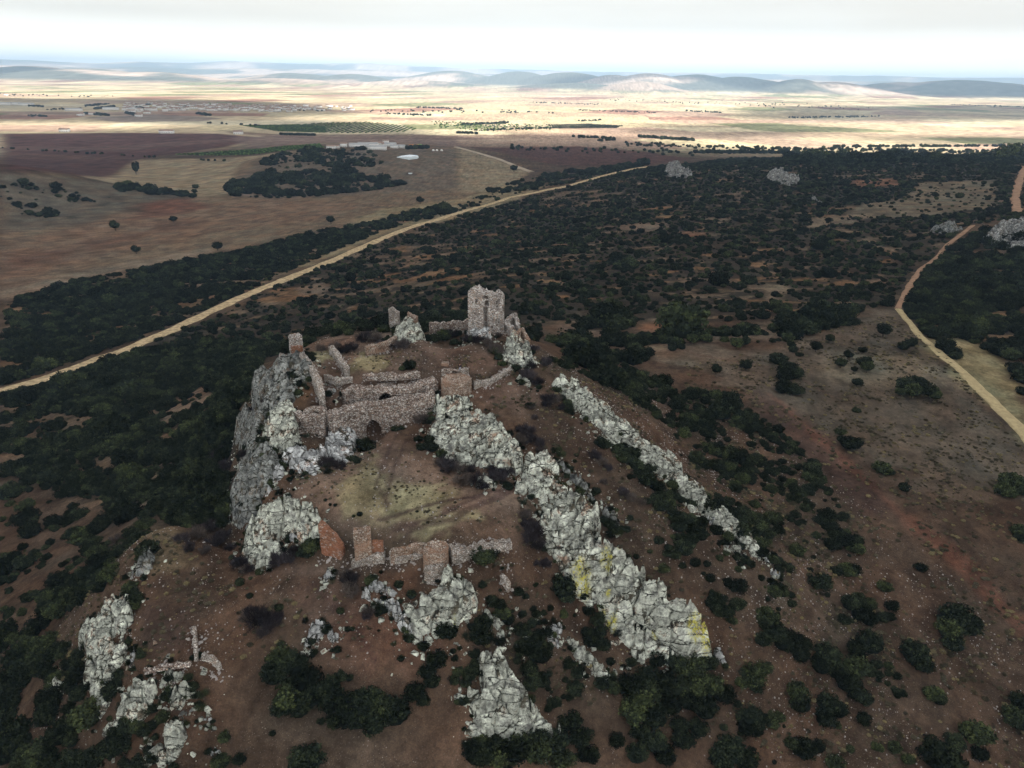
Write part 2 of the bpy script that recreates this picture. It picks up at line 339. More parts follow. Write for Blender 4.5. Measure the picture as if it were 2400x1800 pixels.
# ------------------------------------------------------------------ mesh helpers
def mesh_np(name, V, Fq, m=None, smooth=False, parent=None, attrs=None):
    me = bpy.data.meshes.new(name); V = np.asarray(V, np.float32)
    me.vertices.add(len(V)); me.vertices.foreach_set('co', V.ravel())
    if isinstance(Fq, np.ndarray):
        k = Fq.shape[1]; tot = np.full(len(Fq), k, np.int32); idx = Fq.ravel().astype(np.int32)
    else:
        tot = np.array([len(f) for f in Fq], np.int32); idx = np.concatenate([np.asarray(f) for f in Fq]).astype(np.int32)
    me.loops.add(len(idx)); me.loops.foreach_set('vertex_index', idx)
    me.polygons.add(len(tot)); me.polygons.foreach_set('loop_start', np.concatenate([[0], np.cumsum(tot)[:-1]]).astype(np.int32))
    me.polygons.foreach_set('loop_total', tot)
    me.update(calc_edges=True)
    if smooth: me.polygons.foreach_set('use_smooth', np.ones(len(tot), bool))
    if attrs:
        for k, a in attrs.items():
            a = np.asarray(a, np.float32)
            if a.ndim == 2:
                at = me.attributes.new(k, 'FLOAT_COLOR', 'POINT'); at.data.foreach_set('color', np.concatenate([a, np.ones((len(a), 1), np.float32)], 1).ravel())
            else:
                at = me.attributes.new(k, 'FLOAT', 'POINT'); at.data.foreach_set('value', a)
    if m is not None: me.materials.append(m)
    o = bpy.data.objects.new(name, me); COL.objects.link(o); o.parent = parent
    return o
def tag(o, label=None, cat=None, group=None, kind=None):
    if label: o['label'] = label
    if cat: o['category'] = cat
    if group: o['group'] = group
    if kind: o['kind'] = kind
    return o
def empty(name, loc=(0, 0, 0)):
    o = bpy.data.objects.new(name, None); COL.objects.link(o); o.location = loc; o.empty_display_size = .5; return o
def gridfaces(nr, nc, close=False):
    i, j = np.meshgrid(np.arange(nr - 1), np.arange(nc if close else nc - 1), indexing='ij')
    j2 = (j + 1) % nc
    return np.stack([i * nc + j, i * nc + j2, (i + 1) * nc + j2, (i + 1) * nc + j], -1).reshape(-1, 4)

# ------------------------------------------------------------------ ground colours (soil, grass, crops, plus painted lit and shaded patches on the far hills)
SOIL = np.array([.118, .077, .053]); x = XX.ravel(); y = YY.ravel(); r = np.hypot(x, y)
col = np.tile(SOIL, (len(x), 1)); stone = np.where(r < 330, .9, .0)
def lay(poly, c, soft=4., amp=6., k=1., st=None, sc_=9., seed=3):
    P = poly if isinstance(poly, np.ndarray) else hpoly(poly)
    b0 = P.min(0) - soft * 2 - amp * 2; b1 = P.max(0) + soft * 2 + amp * 2
    i = np.where((x > b0[0]) & (x < b1[0]) & (y > b0[1]) & (y < b1[1]))[0]
    if not len(i): return
    d = sdist(x[i], y[i], P) + amp * 2 * fbm(x[i] / sc_, y[i] / sc_, 4, seed)
    wg = (sstep(-soft, soft, d) * k)[:, None]
    col[i] = col[i] * (1 - wg) + np.array(c) * wg
    if st is not None: stone[i] = stone[i] * (1 - wg[:, 0]) + st * wg[:, 0]
# broad ground of the scrub hillside and the plain
n1 = fbm(x / 60, y / 60, 4, 21)[:, None]; n2 = fbm(x / 12, y / 12, 4, 22)[:, None]
far_mask = sstep(230, 330, r)[:, None]
col = col * (1 - far_mask) + (np.array([.13, .09, .062]) * (1 + .7 * n2) + np.array([.03, .02, .004]) * n1 * 2) * far_mask
# patchwork of fields on the plain
cs = 1.0
def cellmap(ang, lx, ly, s):
    ca, sa = math.cos(ang), math.sin(ang); X_ = x * ca + y * sa; Y_ = -x * sa + y * ca
    wx_ = X_ / lx + 1.6 * fbm(X_ / 900, Y_ / 900, 3, s); wy_ = Y_ / ly + 1.6 * fbm(X_ / 900, Y_ / 900, 3, s + 3)
    row = np.floor(wy_).astype(np.int64); wx_ = wx_ * (.6 + .9 * _hash(row, row, s + 7)) + 5 * _hash(row, row * 3, s + 8)
    return _hash(np.floor(wx_).astype(np.int64), row, s)
cA = cellmap(.35, 330, 190, 77); cB = cellmap(-.5, 240, 420, 99); cell = np.where(fbm(x / 1800, y / 1800, 2, 55) > .03, cA, cB)
pal = np.array([[.50, .42, .27], [.46, .38, .25], [.42, .32, .22], [.48, .39, .26], [.52, .46, .33], [.44, .36, .24], [.5, .43, .29], [.38, .27, .2], [.29, .17, .125], [.45, .37, .25], [.40, .30, .22], [.23, .23, .125]])
pc = pal[(cell * 11.99).astype(int)] * (1 + .5 * fbm(x / 70, y / 260, 4, 8)[:, None])
pc = pc * (1 - .35 * sstep(.1, .3, fbm(x / 420, y / 160, 4, 18))[:, None])
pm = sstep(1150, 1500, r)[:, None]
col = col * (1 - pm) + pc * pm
hm = (sstep(14, 40, ZZ.ravel()) * (r > 5000))[:, None]
hc = np.array([.42, .33, .27]) * (1 + .9 * fbm(x / 600, y / 500, 4, 31)[:, None]); woods_shade = sstep(-.06, .06, fbm(x / 1100, y / 800, 4, 33) + .07 * (x > 0) * (r < 11000))[:, None]; hc = hc * (1 - woods_shade) + np.array([.11, .115, .1]) * woods_shade  # far hills: dark woods, with lit and shaded patches painted into the colour
col = col * (1 - hm) + hc * hm
# fields in the nearer plain, from the photograph
lay([(0,652),(200,600),(500,540),(830,470),(1000,440),(1090,400),(1000,340),(990,318),(760,320),(500,345),(170,372),(430,425),(300,470),(0,500)], (.23,.165,.11), 5, 4, 1, 0)
lay([(0,640),(200,560),(480,500),(700,470),(820,440),(600,430),(350,440),(180,480),(0,530)], (.235,.155,.105), 10, 14, .9, 0, 30)
lay([(290,440),(420,430),(430,452),(300,470)], (.2,.09,.06), 10, 12, .8, 0, 30)
lay([(0,560),(300,500),(420,480),(200,540),(0,600)], (.17,.1,.07), 12, 16, .8, 0, 30)
lay([(0,650),(200,595),(490,540),(480,530),(200,580),(0,630)], (.28,.22,.16), 4, 5, .8, 0, 20)
lay([(170,380),(290,345),(560,335),(690,322),(520,350),(500,390),(490,420),(430,425),(330,410)], (.36,.28,.18), 6, 5, 1, 0, 20)
lay([(500,400),(560,350),(600,335),(985,322),(990,405),(800,420),(600,430),(510,425)], (.2,.155,.115), 6, 5, 1, 0, 20)
lay([(990,320),(1080,345),(1150,370),(1100,400),(1000,420),(993,395)], (.33,.26,.17), 6, 4, 1, 0, 20)
lay([(820,450),(1000,430),(1080,395),(1190,400),(1000,470),(880,490),(700,560),(560,610),(520,580),(700,510)], (.34,.27,.16), 5, 8, .8, 0, 14)
lay([(0,375),(150,385),(300,405),(430,420),(300,440),(200,480),(0,505)], (.17,.14,.105), 4, 3, 1, 0, 15)
lay([(0,289),(300,287),(480,289),(560,297),(500,315),(400,330),(290,345),(175,380),(0,374)], (.115,.062,.055), 8, 6, 1, 0, 60)
lay([(0,330),(150,333),(290,342),(170,346),(0,342)], (.16,.095,.075), 8, 10, .7, 0, 40)
lay([(0,316),(200,318),(500,300),(520,303),(260,326),(0,325)], (.17,.11,.09), 8, 14, .6, 0, 60)
lay([(1010,318),(1250,316),(1400,328),(1500,343),(1400,357),(1200,356),(1080,330)], (.125,.068,.056), 8, 5, 1, 0, 40)
lay([(500,297),(600,293),(760,297),(980,300),(1000,318),(860,308),(700,309),(540,320)], (.2,.14,.12), 10, 8, .8, 0, 50)
lay([(480,284),(620,290),(900,290),(1100,300),(980,302),(760,300),(600,298)], (.17,.11,.09), 10, 8, .8, 0, 50)
lay([(180,254),(340,247),(480,255),(440,262),(250,264)], (.2,.16,.15), 10, 8, .8, 0, 50)
# the near slopes
GRASS = (.29, .24, .14); PALEG = (.36, .31, .18)
lay([Cc(980,40),Cc(1300,20),Cc(1700,120),Cc(1500,170),Cc(1200,130)], (.27,.215,.15), 3, 4, .9, .2)
lay([F5(0,560),F5(500,620),F5(1300,350),F5(1400,330),F5(1900,900),F5(2212,1200),F5(2212,1659),F5(1600,1500),F5(900,1100),F5(500,900),F5(0,700)], (.17,.135,.1), 3, 6, .85, .5, 6)
lay([F5(900,640),F5(1240,620),F5(1600,650),F5(1700,830),F5(1350,880),F5(950,790)], (.24,.2,.14), 3, 5, .7, .3, 5)
lay([F5(1600,480),F5(1800,430),F5(2000,600),F5(2212,850),F5(2212,1200),F5(1900,900),F5(1600,620)], (.33,.27,.15), 3, 4, .95, .1, 6)
lay([F5(2100,420),F5(2212,400),F5(2212,520)], (.33,.27,.15), 2, 2, .9, .1, 6)
lay([F5(450,860),F5(560,900),F5(1000,1250),F5(1400,1659),F5(1150,1659),F5(800,1300),F5(500,1000)], (.11,.066,.052), 3, 3, .8, .7, 6)
lay([F5(560,900),F5(620,930),F5(1000,1250),F5(1420,1659),F6(1800,250),F6(2212,700),F6(2212,820),F6(1700,330),F6(1380,0),F5(900,1220)], (.21,.10,.068), 1.5, 1.5, .8, .4, 4)
lay([F5(560,180),F5(720,220),F5(700,330),F5(560,300)], (.24,.18,.12), 3, 3, .8, .2)
lay([F5(250,480),F5(700,440),F5(900,420),F5(760,520),F5(200,560)], (.22,.165,.115), 3, 5, .8, .2)
lay([D_(1500,750),D_(1390,760),D_(1280,680),D_(1180,690),D_(1280,740),D_(1350,790)], (.2,.14,.1), 3, 4, .8, .4)
lay([D_(1980,390),D_(2150,385),D_(2150,455),D_(1990,470),D_(1800,470),D_(1830,440)], (.25,.2,.135), 6, 10, .9, 0, 20)
lay([A(560,1380),A(1000,1080),A(1350,1250),A(2000,1450),B(1950,420),B(1000,450),B(700,330),B(500,150)], (.22,.15,.11), 2, 3, .85, .7, 4)
lay([A(560,560),A(1180,440),A(1500,540),A(1900,640),A(1700,720),A(1400,780),A(700,900),A(560,900)], (.23,.155,.115), 1.5, 2, .8, .8, 3)
# courtyard grass, terraces, dry grass on the castle top
lay([A(820,1480),A(1050,1300),A(1250,1400),A(1600,1480),A(1400,1659),A(850,1600)], GRASS, 1.2, 2.6, .85, .2, 2.5)
lay([A(820,1440),A(1040,1240),A(1080,1500),A(860,1560)], GRASS, 1, 2.5, .8, .2, 2)
lay([B(820,100),B(1080,60),B(1060,230),B(900,260)], GRASS, 1, 2.4, .8, .3, 2)
lay([B(1150,130),B(1500,130),B(1480,250),B(1250,300),B(1100,260)], PALEG, 1, 3, .85, .3, 2)
lay([B(1240,420),B(1560,290),B(1730,240),B(1700,310),B(1500,400),B(1300,440)], PALEG, 1, 2, .9, .3, 2)
lay([A(880,640),A(960,570),A(1080,590),A(1170,660),A(1050,690),A(900,690)], PALEG, .7, 2, .9, .2, 1.5)
lay([A(620,570),A(760,570),A(800,620),A(640,640)], PALEG, .5, 1.5, .9, .2, 1.5)
lay([A(530,900),A(560,760),A(640,700),A(660,860),A(600,920)], (.2,.125,.075), .6, 1.2, .9, .6, 1.5)
lay([E(1000,90),E(1120,90),E(1260,300),E(1400,380),E(1100,400),E(980,380)], (.21,.16,.1), 1, 2, .8, .5, 2)
lay([E(950,600),E(1230,620),E(1230,930),E(900,950)], (.11,.075,.062), 1, 1.5, .6, .8, 2)
lay([B(1040,640),B(1330,630),B(1320,780),B(1200,820),B(1000,700)], (.17,.095,.062), .8, .6, .9, .3, 2)
lay([B(560,680),B(800,650),B(1400,1050),B(1460,1160),B(1300,1300),B(800,1200),B(500,900)], (.16,.09,.065), 2, 3, .6, .8, 3)
lay([A(1700,780),A(1950,700),A(2150,880),A(2000,960),A(1800,920),A(1690,860)], (.17,.108,.08), 1, 2, .8, .8, 3)
lay([A(1200,560),A(1450,540),A(1700,560),A(1850,640),A(1700,700),A(1300,680)], (.18,.115,.085), 1, 1.5, .8, .8, 3)
lay([A(1050,1080),A(1180,1080),A(1230,1300),A(1130,1500),A(1100,1200)], (.17,.11,.08), 1, 1, .8, .6, 2)
lay([G4(0,900)]+[G4(930,960),G4(1380,820),G4(1400,900),G4(1050,1010)], (.2,.15,.1), 2, 4, .7, 0, 8)
lay([D_(330,880),D_(450,830),D_(470,860),D_(400,890)], (.24,.18,.12), 2, 3, .9, 0, 6)
ZONES = [  # polygon in the photo, cover, clearing noise scale, mean bush radius
 ([(1390,365),(1590,344),(2212,342),(2212,470),(2100,483),(2045,530),(1940,655),(1850,670),(1760,700),(1640,690),(1500,700),(1330,690),(1180,700),(1160,735),(1000,720),(800,720),(640,760),(560,740),(300,790),(0,880),(0,856),(300,752),(500,672),(640,598),(900,497),(1170,420)], .86, 7, .88),
 ([(20,655),(200,603),(500,548),(700,500),(830,478),(900,474),(820,500),(730,537),(640,576),(580,606),(500,650),(300,730),(90,805),(0,834)], .76, 7, 1.05),
 ([(830,470),(1000,440),(1090,402),(1200,378),(1390,352),(1390,360),(1240,392),(1160,408),(1080,430),(900,480)], .42, 9, 2.0),
 ([(0,860),(300,760),(560,740),(640,760),(560,770),(530,860),(500,950),(485,1100),(420,1140),(330,1120),(270,1110),(0,1010)], .88, 6, 1.0),
 ([(0,1010),(270,1110),(320,1130),(230,1230),(100,1300),(0,1350)], .45, 6, 1.2),
 ([(1180,720),(1330,690),(1500,705),(1640,700),(1760,705),(1740,735),(1600,740),(1420,760),(1380,790),(1290,770),(1200,765)], .5, 7, 1.7),
 ([(1180,775),(1290,775),(1380,800),(1440,830),(1560,860),(1640,900),(1720,960),(1800,1060),(1700,1080),(1560,1010),(1420,900),(1300,830)], .52, 4, .85),
 ([(1480,980),(1700,1080),(1800,1100),(1850,1200),(1700,1260),(1600,1160)], .5, 5, .85),
 ([(470,760),(560,745),(548,800),(525,860),(508,930),(500,1000),(490,1080),(505,1130),(440,1150),(420,1000),(450,850)], .9, 6, .95),
 ([(1985,600),(2212,560),(2212,740),(2140,760),(2090,730),(2000,730),(1945,680)], .85, 8, 1.0),
 ([(2110,500),(2212,520),(2212,600),(1985,600),(2050,545)], .7, 8, 1.3),
 ([(485,405),(560,378),(700,372),(830,385),(880,395),(800,410),(620,428),(500,422)], .58, 10, 2.5),
 ([(560,352),(620,330),(720,324),(800,330),(830,355),(700,372),(600,370)], .36, 9, 2.4),
 ([(40,440),(110,450),(120,470),(30,462)], .55, 8, 2.2),
 ([(0,400),(60,395),(240,425),(200,440),(60,430),(0,430)], .3, 8, 1.6),
 ([(260,402),(430,420),(430,425),(250,412)], .6, 6, 2.3),
 ([(1700,345),(2212,342),(2212,352),(1700,356)], .6, 30, 2.5),
 ([(1640,700),(1850,670),(1840,700),(1700,720)], .7, 6, 1.9),
 ([(1560,860),(1640,900),(1720,960),(1800,1060),(1850,1200),(1900,1300),(1950,1500),(2000,1659),(1500,1659),(1640,1450),(1640,1400),(1500,1230),(1300,960),(1420,900)], .34, 4, .62),
 ([(330,1140),(330,1200),(170,1350),(200,1560),(300,1659),(0,1659),(0,1330),(100,1290),(230,1220)], .42, 5, 1.0),
 ([(1000,1280),(1240,1230),(1300,1440),(1200,1560),(1100,1400)], .35, 3.5, .6),

]
def zone_noise(i, X, Y):
    cl = ZONES[i][2]; return fbm(X / cl / 2.1, Y / cl * 1.1, 5, 500 + i) + .3 * fbm(X / 70, Y / 70, 2, 501 + i)
def zone_th(i):
    rg = np.random.default_rng(i); P = hpoly(ZONES[i][0]); b0, b1 = P.min(0), P.max(0); q = rg.random((6000, 2)) * (b1 - b0) + b0
    return float(np.quantile(zone_noise(i, q[:, 0], q[:, 1]), 1 - ZONES[i][1]))
CLEAR = [[(1990,395),(2150,388),(2150,450),(2000,468),(1820,470),(1850,445),(1950,430)],[(1340,487),(1440,480),(1450,492),(1400,500),(1345,497)],[(1470,500),(1530,503),(1520,515),(1480,512)],[(1650,610),(1705,620),(1695,665),(1640,655)],[(330,880),(450,830),(475,855),(400,894)],[(1380,700),(1450,690),(1480,715),(1400,720)],[(1740,475),(1830,465),(1850,480),(1760,490)],[(640,620),(700,610),(720,625),(660,640)],[(1840,390),(1930,385),(1950,400),(1850,405)]]
ZTH = [zone_th(i) for i in range(len(ZONES))]
for zi, (poly, cv, cl, rm) in enumerate(ZONES):
    if rm > 2.05: continue
    P = hpoly(poly); b0, b1 = P.min(0) - 10, P.max(0) + 10
    i = np.where((x > b0[0]) & (x < b1[0]) & (y > b0[1]) & (y < b1[1]))[0]
    if not len(i): continue
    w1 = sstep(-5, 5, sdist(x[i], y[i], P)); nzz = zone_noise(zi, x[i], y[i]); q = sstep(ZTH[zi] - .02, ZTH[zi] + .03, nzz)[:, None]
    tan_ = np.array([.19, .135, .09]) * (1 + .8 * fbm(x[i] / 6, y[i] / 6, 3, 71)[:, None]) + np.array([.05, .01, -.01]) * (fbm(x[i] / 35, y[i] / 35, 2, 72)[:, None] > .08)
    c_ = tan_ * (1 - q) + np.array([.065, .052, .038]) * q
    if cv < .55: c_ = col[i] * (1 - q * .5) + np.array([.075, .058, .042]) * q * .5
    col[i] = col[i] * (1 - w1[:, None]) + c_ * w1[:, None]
# trodden lines in the courtyard
def strip(pts, wd, c, k, seed=5):
    P = hpoly(pts)
    d = np.full(len(x), 1e9); b0 = P.min(0) - 6; b1 = P.max(0) + 6
    i = np.where((x > b0[0]) & (x < b1[0]) & (y > b0[1]) & (y < b1[1]))[0]
    dd = np.full(len(i), 1e9)
    for a, b in zip(P[:-1], P[1:]):
        e = b - a; t = np.clip(((x[i] - a[0]) * e[0] + (y[i] - a[1]) * e[1]) / (e @ e), 0, 1)
        dd = np.minimum(dd, np.hypot(x[i] - a[0] - e[0] * t, y[i] - a[1] - e[1] * t))
    wg = (sstep(wd, wd * .4, dd + .6 * wd * fbm(x[i] / 1.5, y[i] / 1.5, 3, seed)) * k)[:, None]
    col[i] = col[i] * (1 - wg) + np.array(c) * wg
DK = (.085, .052, .045)
strip([A(1190,1100),A(1060,1420),A(1130,1560)], .5, DK, .6)
strip([A(1250,1150),A(1130,1440),A(1120,1600)], .45, DK, .6)
strip([B(1900,120),B(1700,180),B(1400,230),B(1080,330)], .6, DK, .8)
strip([B(1980,110),B(1750,220),B(1550,330),B(1250,410)], .8, DK, .75)
strip([B(1700,190),B(1480,300),B(1180,400)], .5, DK, .7)
strip([B(640,740),B(800,900),B(950,1070),B(1050,1250)], .35, (.1,.055,.045), .8)
strip([B(170,720),B(330,670),B(560,660),B(830,620)], .9, (.19,.13,.1), .6)
strip([D_(1400,730),D_(1500,765),D_(1700,800),D_(1800,860)], .7, (.15,.09,.065), .6)
for q_, cp_ in enumerate(CLEAR): lay(cp_, ((.25,.185,.125), (.24,.17,.12), (.26,.14,.085))[q_ % 3] if q_ else (.22,.175,.12), 2.5, 4, .9, 0, 8)
mott = (1 + 1.2 * fbm(x / 2.4, y / 2.4, 5, 91) + .7 * fbm(x / 14, y / 9, 4, 92)) * np.where(r < 1300, 1, 1)
col = col * mott[:, None] * (.7 - .06 * sstep(200, 300, r) + .36 * sstep(1150, 1500, r))[:, None] * (1 - .22 * sstep(30, 110, x) * sstep(300, 150, r))[:, None]  # colour scaled darker near and midway, darker again on the right slope
hue = fbm(x / 9, y / 9, 4, 93)[:, None] * (r < 1400)[:, None]; col = col * (1 + hue * np.array([.35, -.05, -.25]))
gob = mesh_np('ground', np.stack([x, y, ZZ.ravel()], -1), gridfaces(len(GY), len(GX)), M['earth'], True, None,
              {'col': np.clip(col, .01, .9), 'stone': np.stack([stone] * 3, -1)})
tag(gob, kind='structure')

# ------------------------------------------------------------------ clouds (they shade the castle, the slopes and parts of the plain)
CH = 1500.0
shift = sun_dir[:2] / sun_dir[2] * (CH - 5)
cm, cnt, cb = mat('cloud'); cnt.nodes.remove(cb)
co = cnt.nodes['Material Output']; tr = N(cnt, 'ShaderNodeBsdfTransparent'); tl_ = N(cnt, 'ShaderNodeBsdfTranslucent'); df = N(cnt, 'ShaderNodeBsdfDiffuse'); ms = N(cnt, 'ShaderNodeMixShader'); m2 = N(cnt, 'ShaderNodeMixShader')
tl_.inputs[0].default_value = (.52, .55, .61, 1); df.inputs[0].default_value = (.85, .87, .9, 1); m2.inputs[0].default_value = .35
cnt.links.new(tl_.outputs[0], m2.inputs[1]); cnt.links.new(df.outputs[0], m2.inputs[2])
ca = N(cnt, 'ShaderNodeAttribute', attribute_name='dens'); cmap = N(cnt, 'ShaderNodeMapping'); cmap.inputs['Scale'].default_value = (1, 2.2, 1); cnt.links.new(objvec(cnt), cmap.inputs[0])
nn = noise(cnt, .0022, 6, cmap.outputs[0], .6)
ad = N(cnt, 'ShaderNodeMath', operation='MULTIPLY_ADD'); cnt.links.new(nn, ad.inputs[0]); ad.inputs[1].default_value = .75; cnt.links.new(ca.outputs['Fac'], ad.inputs[2])
al = ramp(cnt, ad.outputs[0], [(.62, 0), (.98, .86)]); cnt.links.new(al, ms.inputs[0]); cnt.links.new(tr.outputs[0], ms.inputs[1]); cnt.links.new(m2.outputs[0], ms.inputs[2]); cnt.links.new(ms.outputs[0], co.inputs[0])
def cloud(poly_d, soft, step, world=None, H=CH, k=1.0):
    P = np.array([at_z(p[0], p[1], 5.0) for p in poly_d]) if world is None else np.array(world, float)
    P = P + shift; b0 = P.min(0) - soft * 1.2; b1 = P.max(0) + soft * 1.2
    gx = np.arange(b0[0], b1[0] + step, step); gy = np.arange(b0[1], b1[1] + step, step); X, Y = np.meshgrid(gx, gy); sh = X.shape
    d = sdist(X.ravel(), Y.ravel(), P); dn = sstep(-soft, soft, d + soft * .9 * fbm(X.ravel() / (soft * 2.5), Y.ravel() / (soft * 1.2), 3, 41)).ravel() * k
    dn[(d < -soft * 1.1)] = 0
    th = 12 + 190 * dn * (.6 + .8 * (fbm(X.ravel() / 260, Y.ravel() / 260, 4, 44) + .5)); n = len(dn)
    lo = np.stack([X.ravel(), Y.ravel(), H - 20 - th * .25], -1); hi = np.stack([X.ravel(), Y.ravel(), H + th], -1)
    F1 = gridfaces(*sh); nr, nc = sh
    ring = np.concatenate([np.arange(nc), np.arange(1, nr) * nc + nc - 1, (nr - 1) * nc + np.arange(nc - 2, -1, -1), np.arange(nr - 2, 0, -1) * nc])
    r2 = np.roll(ring, -1); side = np.stack([ring, r2, r2 + n, ring + n], -1)
    o = mesh_np('cloud', np.concatenate([lo, hi]), np.concatenate([F1[:, ::-1], F1 + n, side]), cm, True, None, {'dens': np.concatenate([dn, dn])})
    o['kind'] = 'structure'; return o
_b = [at_z(u_, v_, 5.0) for u_, v_ in ((0,286),(200,283),(380,284),(480,272),(600,264),(760,262),(870,276),(960,292),(1080,302),(1200,306),(1330,318),(1500,328),(1700,335),(1950,338),(2212,342))]
cloud(None, 170, 45, world=[(-5200, -2500)] + [(-5200, float(_b[0][1]) + 100)] + [tuple(map(float, p)) for p in _b] + [(5200, float(_b[-1][1])), (5200, -2500)])
cloud([(-300,258),(0,258),(200,262),(330,262),(480,262),(640,247),(760,245),(640,222),(450,214),(250,214),(0,212),(-300,212)], 150, 45)
cloud([(1600,252),(1750,230),(2212,228),(2600,235),(2600,252),(2212,258),(1900,256)], 260, 60)
cloud([(1420,282),(1600,275),(1800,268),(1820,276),(1650,288),(1480,294)], 90, 30)
cloud([(1880,300),(2212,298),(2500,304),(2500,312),(2100,308)], 80, 30)
cloud([(1180,300),(1330,296),(1480,300),(1380,310),(1250,308)], 60, 30)
cloud(None, 700, 130, world=[(-9000, 6900), (-4600, 7000), (-3400, 8200), (-4600, 9400), (-9000, 9200)])
cloud(None, 700, 130, world=[(300, 8000), (1500, 7900), (2100, 7300), (3600, 7100), (6500, 6800), (7500, 8800), (4000, 9400), (1200, 9300)])
# ------------------------------------------------------------------ tracks
ROADS = []
def ribbon(name, pts, wd, m, off=.12, step=6):
    P = hpoly(pts)
    seg = np.hypot(*np.diff(P, axis=0).T); s = np.concatenate([[0], np.cumsum(seg)])
    n = max(8, int(s[-1] / step)); t = np.linspace(0, s[-1], n)
    cx = np.interp(t, s, P[:, 0]); cy = np.interp(t, s, P[:, 1])
    cx = cx + .8 * fbm(t / 30, t * 0, 3, 2); 
    dx = np.gradient(cx); dy = np.gradient(cy); L_ = np.hypot(dx, dy); nx, ny = -dy / L_, dx / L_
    ws = np.interp(t, s, wd) if hasattr(wd, '__len__') else np.full(n, wd)
    ROADS.append((cx, cy, ws)); K = 7; V = []
    for k in range(K):
        q = (k / (K - 1) - .5)
        jit = 1 + (1.1 * fbm(t / 6, t * 0 + k * 9, 3, 7) if k in (0, K - 1) else 0)
        px = cx + nx * ws * q * jit; py = cy + ny * ws * q * jit
        edge = -.25 if k in (0, K - 1) else off + .0003 * np.hypot(px, py)
        V.append(np.stack([px, py, Zat(px, py) + edge], -1))
    V = np.stack(V, 1).reshape(-1, 3)
    return tag(mesh_np(name, V, gridfaces(n, K), m, True), kind='structure')
ribbon('dirt_road', [(-60,868),(0,846),(100,818),(200,782),(287,750),(377,711),(467,667),(520,643),(567,623),(640,594),(700,570),(737,555),(820,518),(900,487),(1000,457),(1100,427),(1166,414)], [9,9,9,9,9,9,9,9,9,9,9,8.5,8,8,7,7,6.5], M['track'], .25, 3)
ribbon('dirt_road', [(1168,414),(1231,402),(1306,380),(1366,366),(1401,361)], 5, M['track'], .9, 6)
ribbon('path', [F5(2350,1300),F5(2212,1140),F5(2000,940),F5(1800,740),F5(1680,640),F5(1540,520),F5(1400,345)], [5,5,4.6,4,3.6,3,2.6], plain_material('dry_grass_verge', (.4,.32,.18), .25, .8), .15, 2)
ribbon('dirt_road', [F5(1400,345),F5(1440,250),F5(1540,90),F5(1660,0),(2045,530),(2085,500),(2100,488)], [2.6,3,3,3,3,3,3], M['track_red'], .2, 3)
ribbon('dirt_road', [(2198,460),(2193,430),(2200,395),(2215,360)], 6, M['track_red'], .4, 5)
ribbon('dirt_road', [(1150,372),(1080,345),(1030,330),(985,318)], 8, plain_material('pale_lane', (.4,.33,.25), .2, .05), .6, 10)

